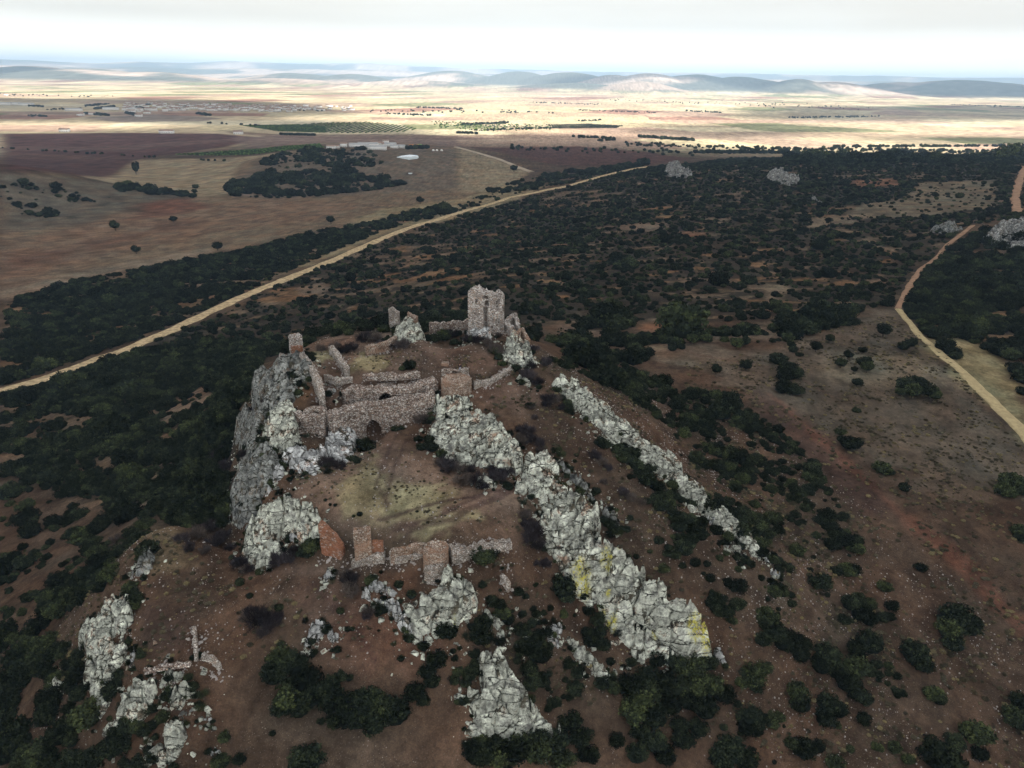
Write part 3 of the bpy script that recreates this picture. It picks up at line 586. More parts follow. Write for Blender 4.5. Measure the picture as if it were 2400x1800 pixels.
# ------------------------------------------------------------------ rock outcrops
OUTP = []
def outcrop(label, verts, res=.17, m='quartzite', strata=50, bl=(2.6, 1.1), amp=.35, edge=.8, lich=(), name='rock_outcrop', cat='rock outcrop', group=None, jag=.5, lump=0, seed=None):
    seed = seed or (abs(hash(label)) % 9999 if False else sum(ord(ch) * (i + 3) for i, ch in enumerate(label)) % 9999)
    rg = np.random.default_rng(seed)
    U = [v[0][0] for v in verts]; Vv = [v[0][1] for v in verts]; H = np.array([v[1] for v in verts], float); H = np.where(H > .9, H * 1.3, H * 1.1)
    X, Y = hit(U, Vv, H); P = np.stack([X, Y], -1); ztop = Zat(X, Y) + H
    if X.max() < 150 and Y.max() < 260: OUTP.append(P)
    b0 = P.min(0) - 1.2; b1 = P.max(0) + 1.2
    gx = np.arange(b0[0], b1[0], res); gy = np.arange(b0[1], b1[1], res)
    x, y = np.meshgrid(gx, gy); sh = x.shape; x = x.ravel(); y = y.ravel()
    x0 = x + .22 * res * (rg.random(x.shape) - .5); y0 = y + .22 * res * (rg.random(x.shape) - .5)
    wx = x0 + jag * 2 * fbm(x0 / 1.7, y0 / 1.7, 3, seed); wy = y0 + jag * 2 * fbm(x0 / 1.7 + 50, y0 / 1.7, 3, seed + 1)
    d = sdist(wx, wy, P) + min(.4, edge * .45)
    g = Zat(x0, y0)
    c = P.mean(0); scl = max(1., np.abs(P - c).max())
    top = tps((P - c) / scl, ztop, .02)(np.stack([x0 - c[0], y0 - c[1]], -1) / scl)
    top = np.clip(top, g - 1, np.maximum(ztop.max() + .5, g + .3))
    # fractured blocks: stretched cells, each with its own height and tilt
    a = R(strata); rx = (x0 - c[0]) * math.cos(a) + (y0 - c[1]) * math.sin(a); ry = -(x0 - c[0]) * math.sin(a) + (y0 - c[1]) * math.cos(a)
    def cells(lx, ly, am, tilt, crack, s):
        q = np.stack([rx / lx + .5 * fbm(rx / 2, ry / 2, 2, s), ry / ly + .5 * fbm(rx / 2 + 9, ry / 2, 2, s + 1)], -1)
        ix = np.floor(q[:, 0]).astype(np.int64); iy = np.floor(q[:, 1]).astype(np.int64)
        f1 = np.full(len(q), 9.); f2 = f1.copy(); hid = np.zeros(len(q)); tx = np.zeros(len(q)); ty = np.zeros(len(q)); ox = tx.copy(); oy = tx.copy()
        for i in (-1, 0, 1):
            for j in (-1, 0, 1):
                sx = ix + i + .15 + .7 * _hash(ix + i, iy + j, s); sy = iy + j + .15 + .7 * _hash(ix + i, iy + j, s + 1)
                dd = (q[:, 0] - sx) ** 2 + (q[:, 1] - sy) ** 2
                nr = dd < f1; f2 = np.where(nr, f1, np.minimum(f2, dd))
                f1 = np.where(nr, dd, f1); hid = np.where(nr, _hash(ix + i, iy + j, s + 2), hid)
                tx = np.where(nr, _hash(ix + i, iy + j, s + 3) - .5, tx); ty = np.where(nr, _hash(ix + i, iy + j, s + 4) - .5, ty)
                ox = np.where(nr, q[:, 0] - sx, ox); oy = np.where(nr, q[:, 1] - sy, oy)
        e = np.sqrt(f2) - np.sqrt(f1)
        return (hid - .5) * 2 * am + (ox * tx + oy * ty) * tilt - crack * sstep(.15, .01, e), e
    h1, e1 = cells(bl[0] * 1.25, bl[1] * 1.3, amp * 1.0, amp * 2.6, amp * 2.6, seed)
    h2, e2 = cells(max(bl[0] * .45, res * 4), max(bl[1] * .45, res * 3.5), amp * .26, amp * .7, amp * .8, seed + 9)
    top = top + h1 + h2 + amp * .5 * fbm(x0 / .9, y0 / .9, 3, seed) + lump * fbm(x0 / 3.5, y0 / 3.5, 2, seed + 5)
    wgt = sstep(-edge * .35, edge * .65, d + .25 * (h1 / max(amp, .1)) * edge)
    stepz = np.where(wgt > .99, 1, np.floor(wgt * 3) / 3 * .35 + wgt * .65)
    z = (g - .8) * (1 - stepz) + top * stepz
    li = np.zeros(len(x))
    for (pt, rad) in lich:
        rad = rad * .52
        lx, ly = hit([pt[0]], [pt[1]], 1.5); q = np.hypot(x0 - lx, y0 - ly) / rad
        li = np.maximum(li, sstep(1.25, .5, q + .8 * fbm(x0 / 1.2, y0 / 1.2, 3, 4)))
    F_ = gridfaces(*sh); vis = (z > g - .35)
    F_ = F_[vis[F_].any(1)]
    used = np.unique(F_); re = np.full(len(x), -1); re[used] = np.arange(len(used)); F_ = re[F_]
    V = np.stack([x0, y0, z], -1)[used]
    # solid underside so that the block has thickness
    o = mesh_np(name, V, F_, M[m], False, None, {'lichen': np.stack([li[used]] * 3, -1)})
    ctr = V.mean(0); o.data.transform(Matrix.Translation(-Vector(ctr))); o.location = ctr
    return tag(o, label, cat, group)
def PL(f, *pts): return [(f(p[0], p[1]), p[2]) for p in pts]
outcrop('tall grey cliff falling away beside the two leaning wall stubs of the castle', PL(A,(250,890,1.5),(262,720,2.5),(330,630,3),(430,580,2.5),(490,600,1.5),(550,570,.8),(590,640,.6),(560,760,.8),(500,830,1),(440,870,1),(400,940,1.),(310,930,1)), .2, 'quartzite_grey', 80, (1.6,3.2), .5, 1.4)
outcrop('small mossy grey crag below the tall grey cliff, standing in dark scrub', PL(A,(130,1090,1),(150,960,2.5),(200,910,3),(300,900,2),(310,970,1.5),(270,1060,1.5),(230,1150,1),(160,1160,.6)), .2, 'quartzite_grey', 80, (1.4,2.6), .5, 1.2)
outcrop('pale green rock buttress under the corner of the rubble bastion', PL(A,(320,1050,1.2),(360,950,2.5),(420,880,2.5),(505,880,2.2),(525,960,2.4),(530,1080,2.2),(500,1170,1.6),(460,1200,1),(380,1175,.8),(340,1140,.7)), .17, 'quartzite', 75, (1.5,3), .4, 1)
outcrop('bright white rock face below the rubble bastion', PL(A,(470,1170,1.5),(560,1150,2.2),(650,1165,2),(740,1165,1.8),(740,1200,1.2),(660,1350,.4),(570,1330,.4),(450,1280,.5)), .16, 'quartzite_white', 65, (1.2,2.4), .35, .8)
outcrop('knobbly blue-white rocks beside the dark archway of the curtain wall', PL(A,(745,1075,1.6),(850,1060,1.6),(940,1100,.8),(900,1200,.7),(865,1270,.5),(790,1250,.7),(735,1160,1.2)), .15, 'quartzite_white', 70, (.9,1.8), .35, .7)
outcrop('big fractured pale green outcrop below the round drum turret', PL(A,(1420,850,1.6),(1500,828,1.8),(1680,855,1.2),(1640,900,1.3),(1780,960,1.8),(1930,1080,2.6),(2005,1170,3),(1995,1260,2),(1920,1312,1),(1700,1250,1.2),(1570,1310,.5),(1480,1200,.6),(1400,1080,.8),(1440,960,1)), .17, 'quartzite', 40, (2.4,1.3), .5, .9)
outcrop('small grey boulder among the bare bushes under the big fractured outcrop', PL(A,(1710,1380,.8),(1760,1330,1.2),(1820,1380,1),(1830,1430,.5),(1730,1430,.4)), .15, 'quartzite', 60, (1,1), .2, .7, name='boulder', cat='boulder')
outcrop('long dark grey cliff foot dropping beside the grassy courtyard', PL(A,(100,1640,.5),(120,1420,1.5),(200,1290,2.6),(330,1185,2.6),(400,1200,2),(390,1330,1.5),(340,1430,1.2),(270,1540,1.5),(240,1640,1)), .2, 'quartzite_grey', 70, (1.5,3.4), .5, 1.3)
outcrop('thin chain of white rocks on the edge between the courtyard and the dark cliff', PL(A,(400,1290,1.2),(440,1270,1.2),(472,1330,.7),(400,1400,.5),(345,1480,.5),(330,1470,.8),(380,1370,1)), .15, 'quartzite_white', 70, (.9,1), .3, .5)
outcrop('horseshoe outcrop of greenish blocks around a pocket of brown earth', PL(B,(200,420,1.5),(250,300,2.4),(310,195,2.6),(480,170,2.4),(600,180,2),(690,260,1.6),(690,400,1),(665,460,.5),(600,440,.8),(490,380,1.),(390,390,1.6),(350,460,1.2),(440,520,.8),(380,600,.5),(330,640,.4),(270,610,.6),(200,520,.9)), .16, 'quartzite', 80, (1.5,2), .42, .9)
outcrop('small white rock in the earth pocket of the horseshoe outcrop', PL(B,(490,430,.7),(530,420,.7),(545,475,.4),(510,470,.4)), .14, 'quartzite_white', 70, (.8,.8), .2, .5, name='rock', cat='rock')
outcrop('massive rounded outcrop of yellowish white blocks under the ruined gatehouse', PL(B,(1320,800,.8),(1440,740,1.8),(1530,610,2.4),(1610,680,2.6),(1690,770,2.2),(1700,820,1.8),(1640,920,1.4),(1585,1000,1),(1450,1095,.8),(1330,1105,.8),(1200,1010,.8),(1240,900,.9),(1230,830,1)), .15, 'quartzite', 65, (1.1,2), .45, .8, [(B(1560,960),.6)], lump=.8)
outcrop('curving chain of white blocks edging the slope under the gatehouse', PL(B,(965,800,.8),(1040,815,1),(1190,850,1.2),(1250,960,1.2),(1300,1080,.8),(1180,990,.5),(1090,870,.5),(1000,815,.4)), .14, 'quartzite_white', 55, (1,1.1), .4, .6)
outcrop('low cluster of blue-white knobs in bare earth in front of the gate walls', PL(B,(1010,750,.6),(1080,712,.8),(1140,730,.8),(1200,770,.7),(1170,800,.4),(1090,790,.3),(1020,780,.3)), .14, 'quartzite_white', 60, (.8,.8), .3, .5)
outcrop('lone elongated white rock on the open brown slope', PL(B,(600,1110,.4),(650,990,1),(720,975,1),(742,1030,.7),(690,1080,.4),(650,1120,.3)), .14, 'quartzite_white', 60, (.9,.9), .3, .5)
outcrop('flat pale slab just below the lone white rock', PL(B,(580,1150,.3),(600,1135,.4),(655,1180,.3),(640,1200,.2)), .14, 'quartzite', 60, (1,.8), .15, .4, name='rock', cat='rock')
outcrop('pair of small white stones beside the lone white rock', PL(B,(755,1065,.4),(785,1060,.4),(845,1090,.3),(830,1110,.2),(780,1120,.2)), .13, 'quartzite_white', 60, (.6,.6), .25, .4, name='rock', cat='rock')
outcrop('rough rock hump topped with rubble left of the red walls', PL(B,(690,700,.4),(720,655,.9),(780,655,.8),(790,710,.4),(740,730,.3)), .14, 'quartzite_white', 60, (.6,.6), .3, .5, name='rock', cat='rock')
outcrop('long broken slab of green-white blocks between the courtyard and the path', PL(Cc,(310,930,1.),(370,760,1.8),(500,705,1.6),(580,800,1.4),(500,880,.9),(690,940,1.8),(770,1000,2.4),(830,1080,2.6),(800,1170,2.4),(760,1290,2.2),(640,1480,1.2),(560,1430,.8),(500,1290,.8),(440,1200,.7),(480,1080,.8),(420,980,.7)), .17, 'quartzite', 38, (2,1.1), .5, .8)
outcrop('narrow purple-grey crest of rock running along the path above the long slab', PL(Cc,(500,705,.5),(530,715,.9),(640,810,1),(800,980,1),(900,1070,1),(1010,1190,.8),(985,1200,.4),(830,1060,.4),(700,940,.4),(580,800,.4)), .16, 'quartzite_grey', 40, (1.2,.7), .25, .5)
outcrop('huge tilted slab with yellow lichen rising between dark bushes', PL(Dd,(620,400,1.),(700,280,2),(800,140,3),(870,115,3.4),(1000,230,3),(1130,360,2.8),(1130,450,2.6),(1070,600,2),(1120,700,1.6),(1230,850,1.2),(1330,930,1),(1180,930,.6),(1080,915,.5),(900,720,.6),(760,560,.7)), .17, 'quartzite', 38, (2.8,1.6), .42, .9, [(Dd(725,430),3.0),(Dd(885,360),2.0),(Dd(855,620),1.3),(Dd(930,700),1.6),(Dd(900,520),1.1),(Dd(960,300),.9),(Dd(1200,790),1.)])
outcrop('smooth pale green wedge slab ending in a yellow lichen nose', PL(Dd,(1065,585,2.2),(1140,450,3.4),(1250,445,3.8),(1290,530,3.9),(1400,520,4),(1540,690,4),(1590,850,3.2),(1560,900,2),(1420,888,2.4),(1250,720,2.6)), .17, 'quartzite', 38, (4.5,2.2), .22, .7, [(Dd(1450,840),2.),(Dd(1520,870),2.)], jag=.3)
outcrop('small pale rocks at the foot of the yellow-nosed wedge slab', PL(Dd,(1590,980,.4),(1590,890,1),(1640,930,.8),(1665,950,.4)), .15, 'quartzite_white', 50, (.8,.8), .3, .5)
outcrop('pale speckled slab with curved strata above the dark bushes at the lower edge', [(B(1570,1430),1.2),(B(1640,1400),1.6),(B(1750,1380),1.8),(B(1745,1200),1.8),(B(1780,1150),2),(B(1850,1165),2.2),(B(1920,1270),2.6),(B(2100,1480),2.6),(Dd(480,1260),2.4),(Dd(575,1385),1.6),(Dd(400,1430),.8),(Dd(280,1455),.6),(Dd(60,1440),.6),(Dd(-10,1400),.7),(B(1720,1590),.8),(B(1660,1500),.8)], .17, 'quartzite', 60, (1.8,1.8), .35, .9, [])
outcrop('thin strip of orange-white rock among the bushes beside the lichen slab', PL(Dd,(640,840,.5),(720,850,.9),(850,970,1),(930,1065,.8),(900,1090,.3),(780,1020,.3),(680,930,.3)), .15, 'quartzite', 40, (1.6,.8), .3, .6)
outcrop('narrow grey rock rib running through bushes above the speckled slab', PL(Dd,(90,635,.5),(130,640,.8),(230,750,.8),(400,950,.6),(380,960,.3),(200,770,.3)), .15, 'quartzite', 40, (1.4,.7), .3, .5)
outcrop('small broken white rocks in thin bushes between the two rock ribs', PL(Dd,(480,770,.3),(540,720,.6),(600,740,.5),(560,850,.4),(500,800,.2)), .15, 'quartzite_white', 40, (.8,.8), .3, .5)
outcrop('upper half of the long outer rock rib, blocky and rust stained', PL(Cc,(545,240,1.2),(600,215,2),(760,290,2.4),(900,410,2.2),(1080,550,2.4),(1110,610,2.4),(1050,690,1.2),(1000,640,.7),(880,660,.5),(850,560,.6),(700,440,.6),(620,340,.7)), .17, 'quartzite', 35, (1.3,1.8), .42, .8)
outcrop('middle of the long outer rock rib behind dark green bushes', PL(Cc,(1060,680,1.2),(1120,605,2.4),(1330,720,2.2),(1400,860,2),(1480,900,2),(1540,990,2),(1500,1050,1),(1440,1080,.6),(1370,980,.7),(1330,870,1),(1210,830,.8),(1120,760,.7)), .17, 'quartzite', 35, (2,1.4), .4, .8)
outcrop('lower tapering end of the long outer rock rib', PL(Cc,(1500,1050,1.2),(1545,985,1.9),(1700,1130,1.7),(1850,1270,1.3),(1910,1360,.7),(1840,1380,.4),(1700,1240,.6),(1600,1180,.6)), .17, 'quartzite', 35, (2,1.2), .35, .7)
outcrop('scattered white blocks below the tapering rock rib', PL(Cc,(1540,1120,.6),(1600,1160,.8),(1650,1210,.6),(1610,1220,.3),(1550,1170,.3)), .15, 'quartzite_white', 50, (.7,.7), .35, .5, name='rock', cat='rock')
outcrop('white boulder at the very end of the long outer rock rib', PL(Cc,(1970,1500,.6),(1990,1480,1),(2010,1500,.8),(1995,1530,.3)), .13, 'quartzite_white', 50, (1,1), .15, .5, name='boulder', cat='boulder')
outcrop('pale rocks leading down from the rib towards the white boulder', PL(Cc,(1910,1380,.6),(1940,1400,.6),(1960,1440,.4),(1930,1430,.3)), .14, 'quartzite_white', 50, (.7,.7), .25, .4, name='rock', cat='rock')
outcrop('low rubbly rock patch with orange earth under the tapering rib', PL(Cc,(1660,1350,.3),(1720,1290,.7),(1770,1340,.6),(1740,1380,.3)), .15, 'quartzite', 50, (.8,.8), .3, .5)
outcrop('upright pale rock spine at the edge of the bare terrace', PL(E,(510,800,1),(540,720,1.4),(620,690,2),(670,560,2),(720,540,1.6),(820,530,1.4),(870,640,1.2),(800,720,1),(700,760,1.),(730,830,1.6),(830,830,1),(800,900,1),(720,1000,1.2),(650,1110,1.2),(590,1160,.8),(545,1050,1.4),(590,900,2)), .16, 'quartzite', 75, (1.2,2.2), .42, .9)
outcrop('green-white rock spur running down beside the dark bushes under the terrace', PL(E,(870,1045,1),(940,1045,1.1),(1000,1140,.9),(960,1240,.7),(860,1350,1),(710,1460,.5),(655,1430,.5),(740,1300,1.4),(800,1160,1.6)), .16, 'quartzite', 70, (1.2,2), .4, .8)
outcrop('small pale rocks between the upright spine and the green-white spur', PL(E,(830,900,.7),(870,870,.8),(880,990,.5),(840,1000,.5)), .15, 'quartzite_white', 70, (.8,1), .35, .5)
outcrop('rock fragment hanging below the upright spine among bushes', PL(E,(600,1250,.5),(630,1150,1),(690,1180,.8),(710,1240,.5),(650,1290,.3)), .15, 'quartzite', 70, (.8,1), .35, .6)
outcrop('tan striped rock block at the lower end of the bare terrace', PL(E,(1020,1090,.5),(1100,1020,.9),(1170,1020,.9),(1150,1080,.5),(1090,1120,.3)), .15, 'quartzite', 50, (1,.6), .3, .5)
outcrop('grey-white wedge rock on the slope below the terrace end', PL(E,(1110,1180,.8),(1170,1095,1.1),(1240,1110,1),(1280,1140,.7),(1210,1180,.6),(1160,1250,.4),(1070,1280,.3)), .15, 'quartzite', 55, (1.2,.9), .3, .6)
outcrop('low grey stony streak below the grey-white wedge rock', PL(E,(1150,1310,.3),(1220,1240,.6),(1275,1225,.5),(1200,1310,.2)), .15, 'quartzite_grey', 55, (.7,.5), .25, .5)
outcrop('layered pale rock ledge with rusty tip by the lower dark bushes', PL(E,(870,1565,.7),(960,1490,1.4),(1060,1430,1.6),(1090,1365,1.2),(1170,1375,1),(1205,1440,.7),(1150,1540,.7),(1110,1600,.4),(1040,1640,.4),(960,1600,.5)), .16, 'quartzite', 20, (2.2,.8), .35, .8)
outcrop('isolated two-headed pale crag in scrub beyond the rock spine', PL(E,(258,1230,.8),(285,1130,1.6),(350,1075,1.4),(425,1095,.8),(390,1170,.7),(345,1250,.5),(290,1265,.4)), .17, 'quartzite', 75, (1,1.4), .4, .8)
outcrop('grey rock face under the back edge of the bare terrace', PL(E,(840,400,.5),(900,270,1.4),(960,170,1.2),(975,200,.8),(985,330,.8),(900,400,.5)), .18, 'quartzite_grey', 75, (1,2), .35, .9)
outcrop('small white rock group on the brown slope near the lower bushes', PL(E,(1300,1340,.3),(1340,1290,.7),(1370,1320,.6),(1340,1370,.2)), .14, 'quartzite_white', 40, (.5,.5), .3, .4, name='rock', cat='rock')
outcrop('spiky white rock patch at the bottom of the brown slope', PL(E,(1340,1540,.3),(1380,1490,.7),(1435,1530,.5),(1380,1570,.2)), .14, 'quartzite_white', 40, (.5,.5), .3, .4, name='rock', cat='rock')
outcrop('pyramid of pale rock behind the castle mound, bushes on its tip', PL(A,(1165,460,.8),(1200,370,2.2),(1255,330,3.2),(1330,370,2.6),(1370,430,1.2),(1300,490,.5),(1210,485,.6)), .18, 'quartzite', 60, (1.6,1.2), .45, 1)
outcrop('pale rock base that the tall ruined tower stands on', PL(A,(1640,440,.4),(1662,405,1.3),(1775,415,1.6),(1790,470,1.1),(1760,485,.4),(1680,480,.3)), .16, 'quartzite_white', 60, (1.3,1), .3, .7)
outcrop('rocky shoulder carrying the broken walls beside the tall tower', PL(A,(1880,600,.4),(1900,480,1.4),(1960,420,2),(2040,500,2),(2090,600,1),(2010,640,.6),(1930,650,.4)), .17, 'quartzite', 60, (1.2,1.2), .45, .9)
outcrop('squared fallen block lying beside the low boundary wall', PL(A,(1968,720,.8),(1990,700,1),(2055,750,.9),(2050,782,.4),(2000,765,.4)), .14, 'quartzite', 40, (3,2), .1, .5, name='boulder', cat='boulder', jag=.15)
outcrop('grey rock wall under the leaning pale stub at the castle edge', PL(A,(560,600,1),(600,570,1.8),(640,640,1.8),(640,700,.8),(580,750,.6),(550,700,.8)), .16, 'quartzite_grey', 80, (1,2), .35, .8)
outcrop('dark grey crag filling the notch between the leaning wall stub and the bastion buttress', PL(A,(400,640,1.2),(480,700,1),(540,760,1),(520,850,.8),(455,890,1.2),(420,960,1.2),(370,1010,1),(310,990,1),(300,900,1),(350,780,1.2)), .18, 'quartzite_grey', 80, (1.4,2.6), .5, 1)
outcrop('two white stones on the castle floor at the end of the leaning wall', PL(A,(735,800,.6),(775,790,.7),(830,805,.5),(800,825,.3),(750,822,.3)), .14, 'quartzite_white', 60, (.6,.6), .3, .4, name='rock', cat='rock')
outcrop('crumbling pale stones along the edge of the castle cliff under the wall stubs', PL(A,(470,600,.6),(560,600,.6),(590,700,.5),(520,820,.5),(470,860,.6),(440,800,.6),(490,700,.5)), .16, 'quartzite_grey', 70, (1,1.2), .35, .7)
outcrop('stony lip of bare rock below the small mossy crag', PL(A,(210,1190,.8),(330,1120,1),(400,1180,.8),(340,1240,.7),(250,1330,1),(170,1400,.8),(160,1290,.8)), .18, 'quartzite_grey', 70, (1.2,2), .4, .9)
# rocks far off on the ridge
FARR = dict(res=.5, jag=1.6, edge=2.5)
outcrop('white crag standing up on the far dark ridge above the long track', [((1436,372),2),((1440,358),4),((1450,350),5.5),((1465,352),4),((1475,361),4),((1492,365),5),((1488,378),2),((1462,378),2)], .6, 'quartzite_far', 60, (4,3), 1.6, 3, jag=2)
outcrop('low broken white crag on the far ridge, its top split in two', [((1655,378),1.5),((1665,368),3.5),((1690,362),6),((1700,372),5),((1727,376),5),((1725,388),2),((1705,398),1.5),((1675,390),1.5)], .6, 'quartzite_far', 60, (4,3), 1.5, 3, jag=2)
outcrop('long low grey crag beside the red track on the ridge', [((2010,495),1),((2030,482),3),((2065,475),4),((2095,482),3),((2080,492),1),((2040,500),1)], .4, 'quartzite_grey', 30, (3,2), .9, 2, jag=1.4)
outcrop('big rounded grey-white crag at the end of the red track', [((2128,520),1.5),((2122,495),4),((2150,480),5),((2190,468),6),((2240,470),5),((2250,510),3),((2212,525),2),((2160,528),1.5)], .4, 'quartzite_far', 40, (3,2), 1., 2.5, jag=1.5)
outcrop('small grey rocks in the far scrub under the split crag', [((1750,420),.5),((1758,428),1.5),((1778,436),1.5),((1775,444),.5)], .4, 'quartzite_grey', 40, (2,2), .6, 1.2)
outcrop('white rock lying in low scrub right of the red track', [((2030,600),.5),((2036,596),1),((2045,600),.8),((2038,604),.3)], .2, 'quartzite_far', 40, (2,2), .2, .5, name='boulder', cat='boulder')

# ------------------------------------------------------------------ walls and towers
def wpt(p): 
    (uv, z) = p; X, Y = at_z(uv[0], uv[1], z); return np.array([float(X), float(Y)])
WALLS = []
def wall(name, label, pts, thick, m='masonry', rag=.35, niches=(), parent=None, cat='wall', res=.22, bulge=.09, group=None, seed=3, top_extra=0):
    """pts: ((column,row), z at that sight point, top z, base z); niches: (along, centre z, half width, half height, depth, arched)"""
    P = np.array([wpt((p[0], p[1])) for p in pts]); zt = np.array([p[2] for p in pts], float); zb = np.array([p[3] for p in pts], float)
    seg = np.hypot(*np.diff(P, axis=0).T); s = np.concatenate([[0], np.cumsum(seg)])
    n = max(4, int(s[-1] / res)); t = np.linspace(0, s[-1], n)
    cx = np.interp(t, s, P[:, 0]); cy = np.interp(t, s, P[:, 1]); T_ = np.interp(t, s, zt); B_ = np.interp(t, s, zb)
    T_ = T_ + rag * 1.6 * fbm(t / 1.3, t * 0 + seed, 4, seed) + rag * .7 * (vn(t / .45, t * 0, seed + 4) - .5)
    dx = np.gradient(cx); dy = np.gradient(cy); l = np.hypot(dx, dy); nx, ny = dy / l, -dx / l      # front side faces the camera when the points run left to right
    k = np.ones(5) / 5; nx = np.convolve(np.pad(nx, 2, 'edge'), k, 'valid'); ny = np.convolve(np.pad(ny, 2, 'edge'), k, 'valid')
    H = max(.6, (zt - zb).max()); nh = max(3, int(H / res)); nw = max(3, int(thick / res))
    prof = [(.5, q / nh) for q in range(nh)] + [(.5 - q / nw, 1.) for q in range(nw + 1)] + [(-.5, 1 - (q + 1) / nh) for q in range(nh)]
    V = np.empty((n, len(prof), 3))
    for j, (o, f) in enumerate(prof):
        z = B_ + (T_ - B_) * f
        off = o * thick * np.ones(n)
        if 0 < f: off = off + np.sign(o if o else 1) * bulge * 2 * fbm(t / .8, z / .8 + (9 if o < 0 else 0), 3, seed) * (2 if abs(o) == .5 else .5)
        if o == .5 and f < 1:
            for (a, zc, hw, hh, dep, arched) in niches:
                u_ = (t - a) / hw; v_ = (z - zc) / hh
                ins = (np.abs(u_) < 1) & (v_ > -1) & (v_ < (np.sqrt(np.clip(1 - u_ ** 2, 0, 1)) if arched else 1))
                off = np.where(ins, off - dep, off)
        if o == -.5 and 0 < f < 1:
            for (a, zc, hw, hh, dep, arched) in niches:
                if dep > thick * .8: off = np.where((np.abs((t - a) / hw) < 1.25) & (z < zc + hh * 1.2) & (z > zc - hh * 1.2), off - (dep - thick * .75), off)
        zz = z + (rag * 1.2 * fbm(t / .7, t * 0 + o * 3 * thick, 3, seed + 2) if f == 1 else 0)
        V[:, j, 0] = cx + nx * off; V[:, j, 1] = cy + ny * off; V[:, j, 2] = zz
    F_ = [tuple(q) for q in gridfaces(n, len(prof))]
    K = len(prof); F_.append(tuple(range(K))[::-1]); F_.append(tuple(range((n - 1) * K, n * K)))
    WALLS.append(np.stack([cx + nx * thick * .6, cy + ny * thick * .6], -1)); WALLS.append(np.stack([cx - nx * thick * .6, cy - ny * thick * .6], -1))
    # bottom strip
    F_ += [((i + 1) * K, i * K, i * K + K - 1, (i + 1) * K + K - 1) for i in range(n - 1)]
    V = V.reshape(-1, 3)
    o = mesh_np(name, V, F_, M[m], False, parent)
    if parent is None:
        c = V.mean(0); o.data.transform(Matrix.Translation(-Vector(c))); o.location = c; tag(o, label, cat, group)
    return o
def drum(name, label, uv, z, rad, zt, zb, m='masonry', rag=.3, parent=None, cat='tower', seed=4, taper=.96, hollow=.35, keep=None, squash=1.):
    c = wpt((uv, z)); na = int(2 * math.pi * rad / .2); nh = max(3, int((zt - zb) / .2)); nr = max(3, int(rad / .2))
    th = np.linspace(0, 2 * math.pi, na, endpoint=False)
    rows = []
    top = zt + rag * 2.4 * (fbm(np.cos(th) * 1.6 + 5, np.sin(th) * 1.6, 3, seed))
    if keep is not None: top = top - keep(th)
    for i in range(nh + 1):
        f = i / nh; z_ = zb + (top - zb) * f
        rr = rad * (1 - (1 - taper) * f) + .12 * fbm(th * rad / .7, z_ / .7, 3, seed) * 2 + .1 * rad * fbm(np.cos(th), np.sin(th), 2, seed + 8)
        rows.append(np.stack([np.cos(th) * rr, np.sin(th) * rr * squash, z_], -1))
    for i in range(1, nr + 1):
        f = 1 - i / nr; rr = rad * taper * max(f, .01)
        dip = hollow * sstep(1, .6, f) - .25 * fbm(np.cos(th) * rr / .6, np.sin(th) * rr / .6, 3, seed + 3)
        zt2 = top * max(f, 0) ** .5 + top.mean() * (1 - max(f, 0) ** .5)
        rows.append(np.stack([np.cos(th) * rr, np.sin(th) * rr * squash, zt2 - dip], -1))
    V = np.concatenate(rows); F_ = gridfaces(len(rows), na, True)
    V[:, 2] -= zb
    o = mesh_np(name, V, F_, M[m], False, parent); 
    o.location = (c[0], c[1], zb)
    if parent is None: tag(o, label, cat)
    return o
# the tall ruined tower
tw = [((A(1662,436)), 69.05, 78.5, 67.5), (A(1702,443), 68.95, 79.1, 67.5), (A(1765,452), 68.8, 78.3, 67.3), (A(1810,449), 68.85, 77.7, 67.5), (A(1828,447), 68.88, 77.1, 67.5), (A(1845,446), 68.9, 77.8, 67.5), (A(1870,443), 68.95, 77.7, 67.5), (A(1882,442), 69.0, 76.7, 67.5)]
t0 = empty('ruined_tower', (*wpt((A(1770, 440), 69)), 67.5))
tag(t0, 'tall ruined stone tower standing alone at the back of the castle mound', 'tower')
def under(o, root):
    o.parent = root; o.matrix_parent_inverse = Matrix.Translation(-root.location); return o
ow = wall('wall', None, tw, 2.4, 'masonry_tower', .7, [(3.5, 77.0, .3, .32, 1.7, 0), (3.55, 75.8, .3, .5, 1.7, 0), (3.45, 72.6, .3, 2.3, 1.7, 0), (3.55, 72.4, .38, .28, .6, 0), (1.6, 76, .22, .45, .7, 0), (5.6, 75.9, .25, .35, .6, 0), (5.95, 76.3, .22, .25, .6, 0), (5.6, 74.6, .28, .7, .5, 0), (7.0, 74.6, .14, .4, .9, 0), (5.7, 71.6, .35, .8, .5, 0), (1.0, 71.2, .2, .25, .7, 0), (2.6, 74.2, .14, .14, .7, 0), (4.7, 73.5, .12, .14, .7, 0)], parent=None, res=.15, bulge=.08)
ow.parent = t0; ow.location = ow.location - t0.location; 
for k in ('label', 'category'): 
    if k in ow: del ow[k]
def root_of(o, root):
    o.parent = root; o.location = o.location - root.location
    for k in ('label', 'category', 'group'):
        if k in o: del o[k]
root_of(wall('buttress', 'x', [(A(1880,440), 68.6, 71.5, 67), (A(1935,455), 68.6, 70.3, 67)], 1.6, 'masonry_tower', .5), t0)
for a_, z_ in (((1772, 215), 77.2), ((1815, 322), 73.1)):
    pass
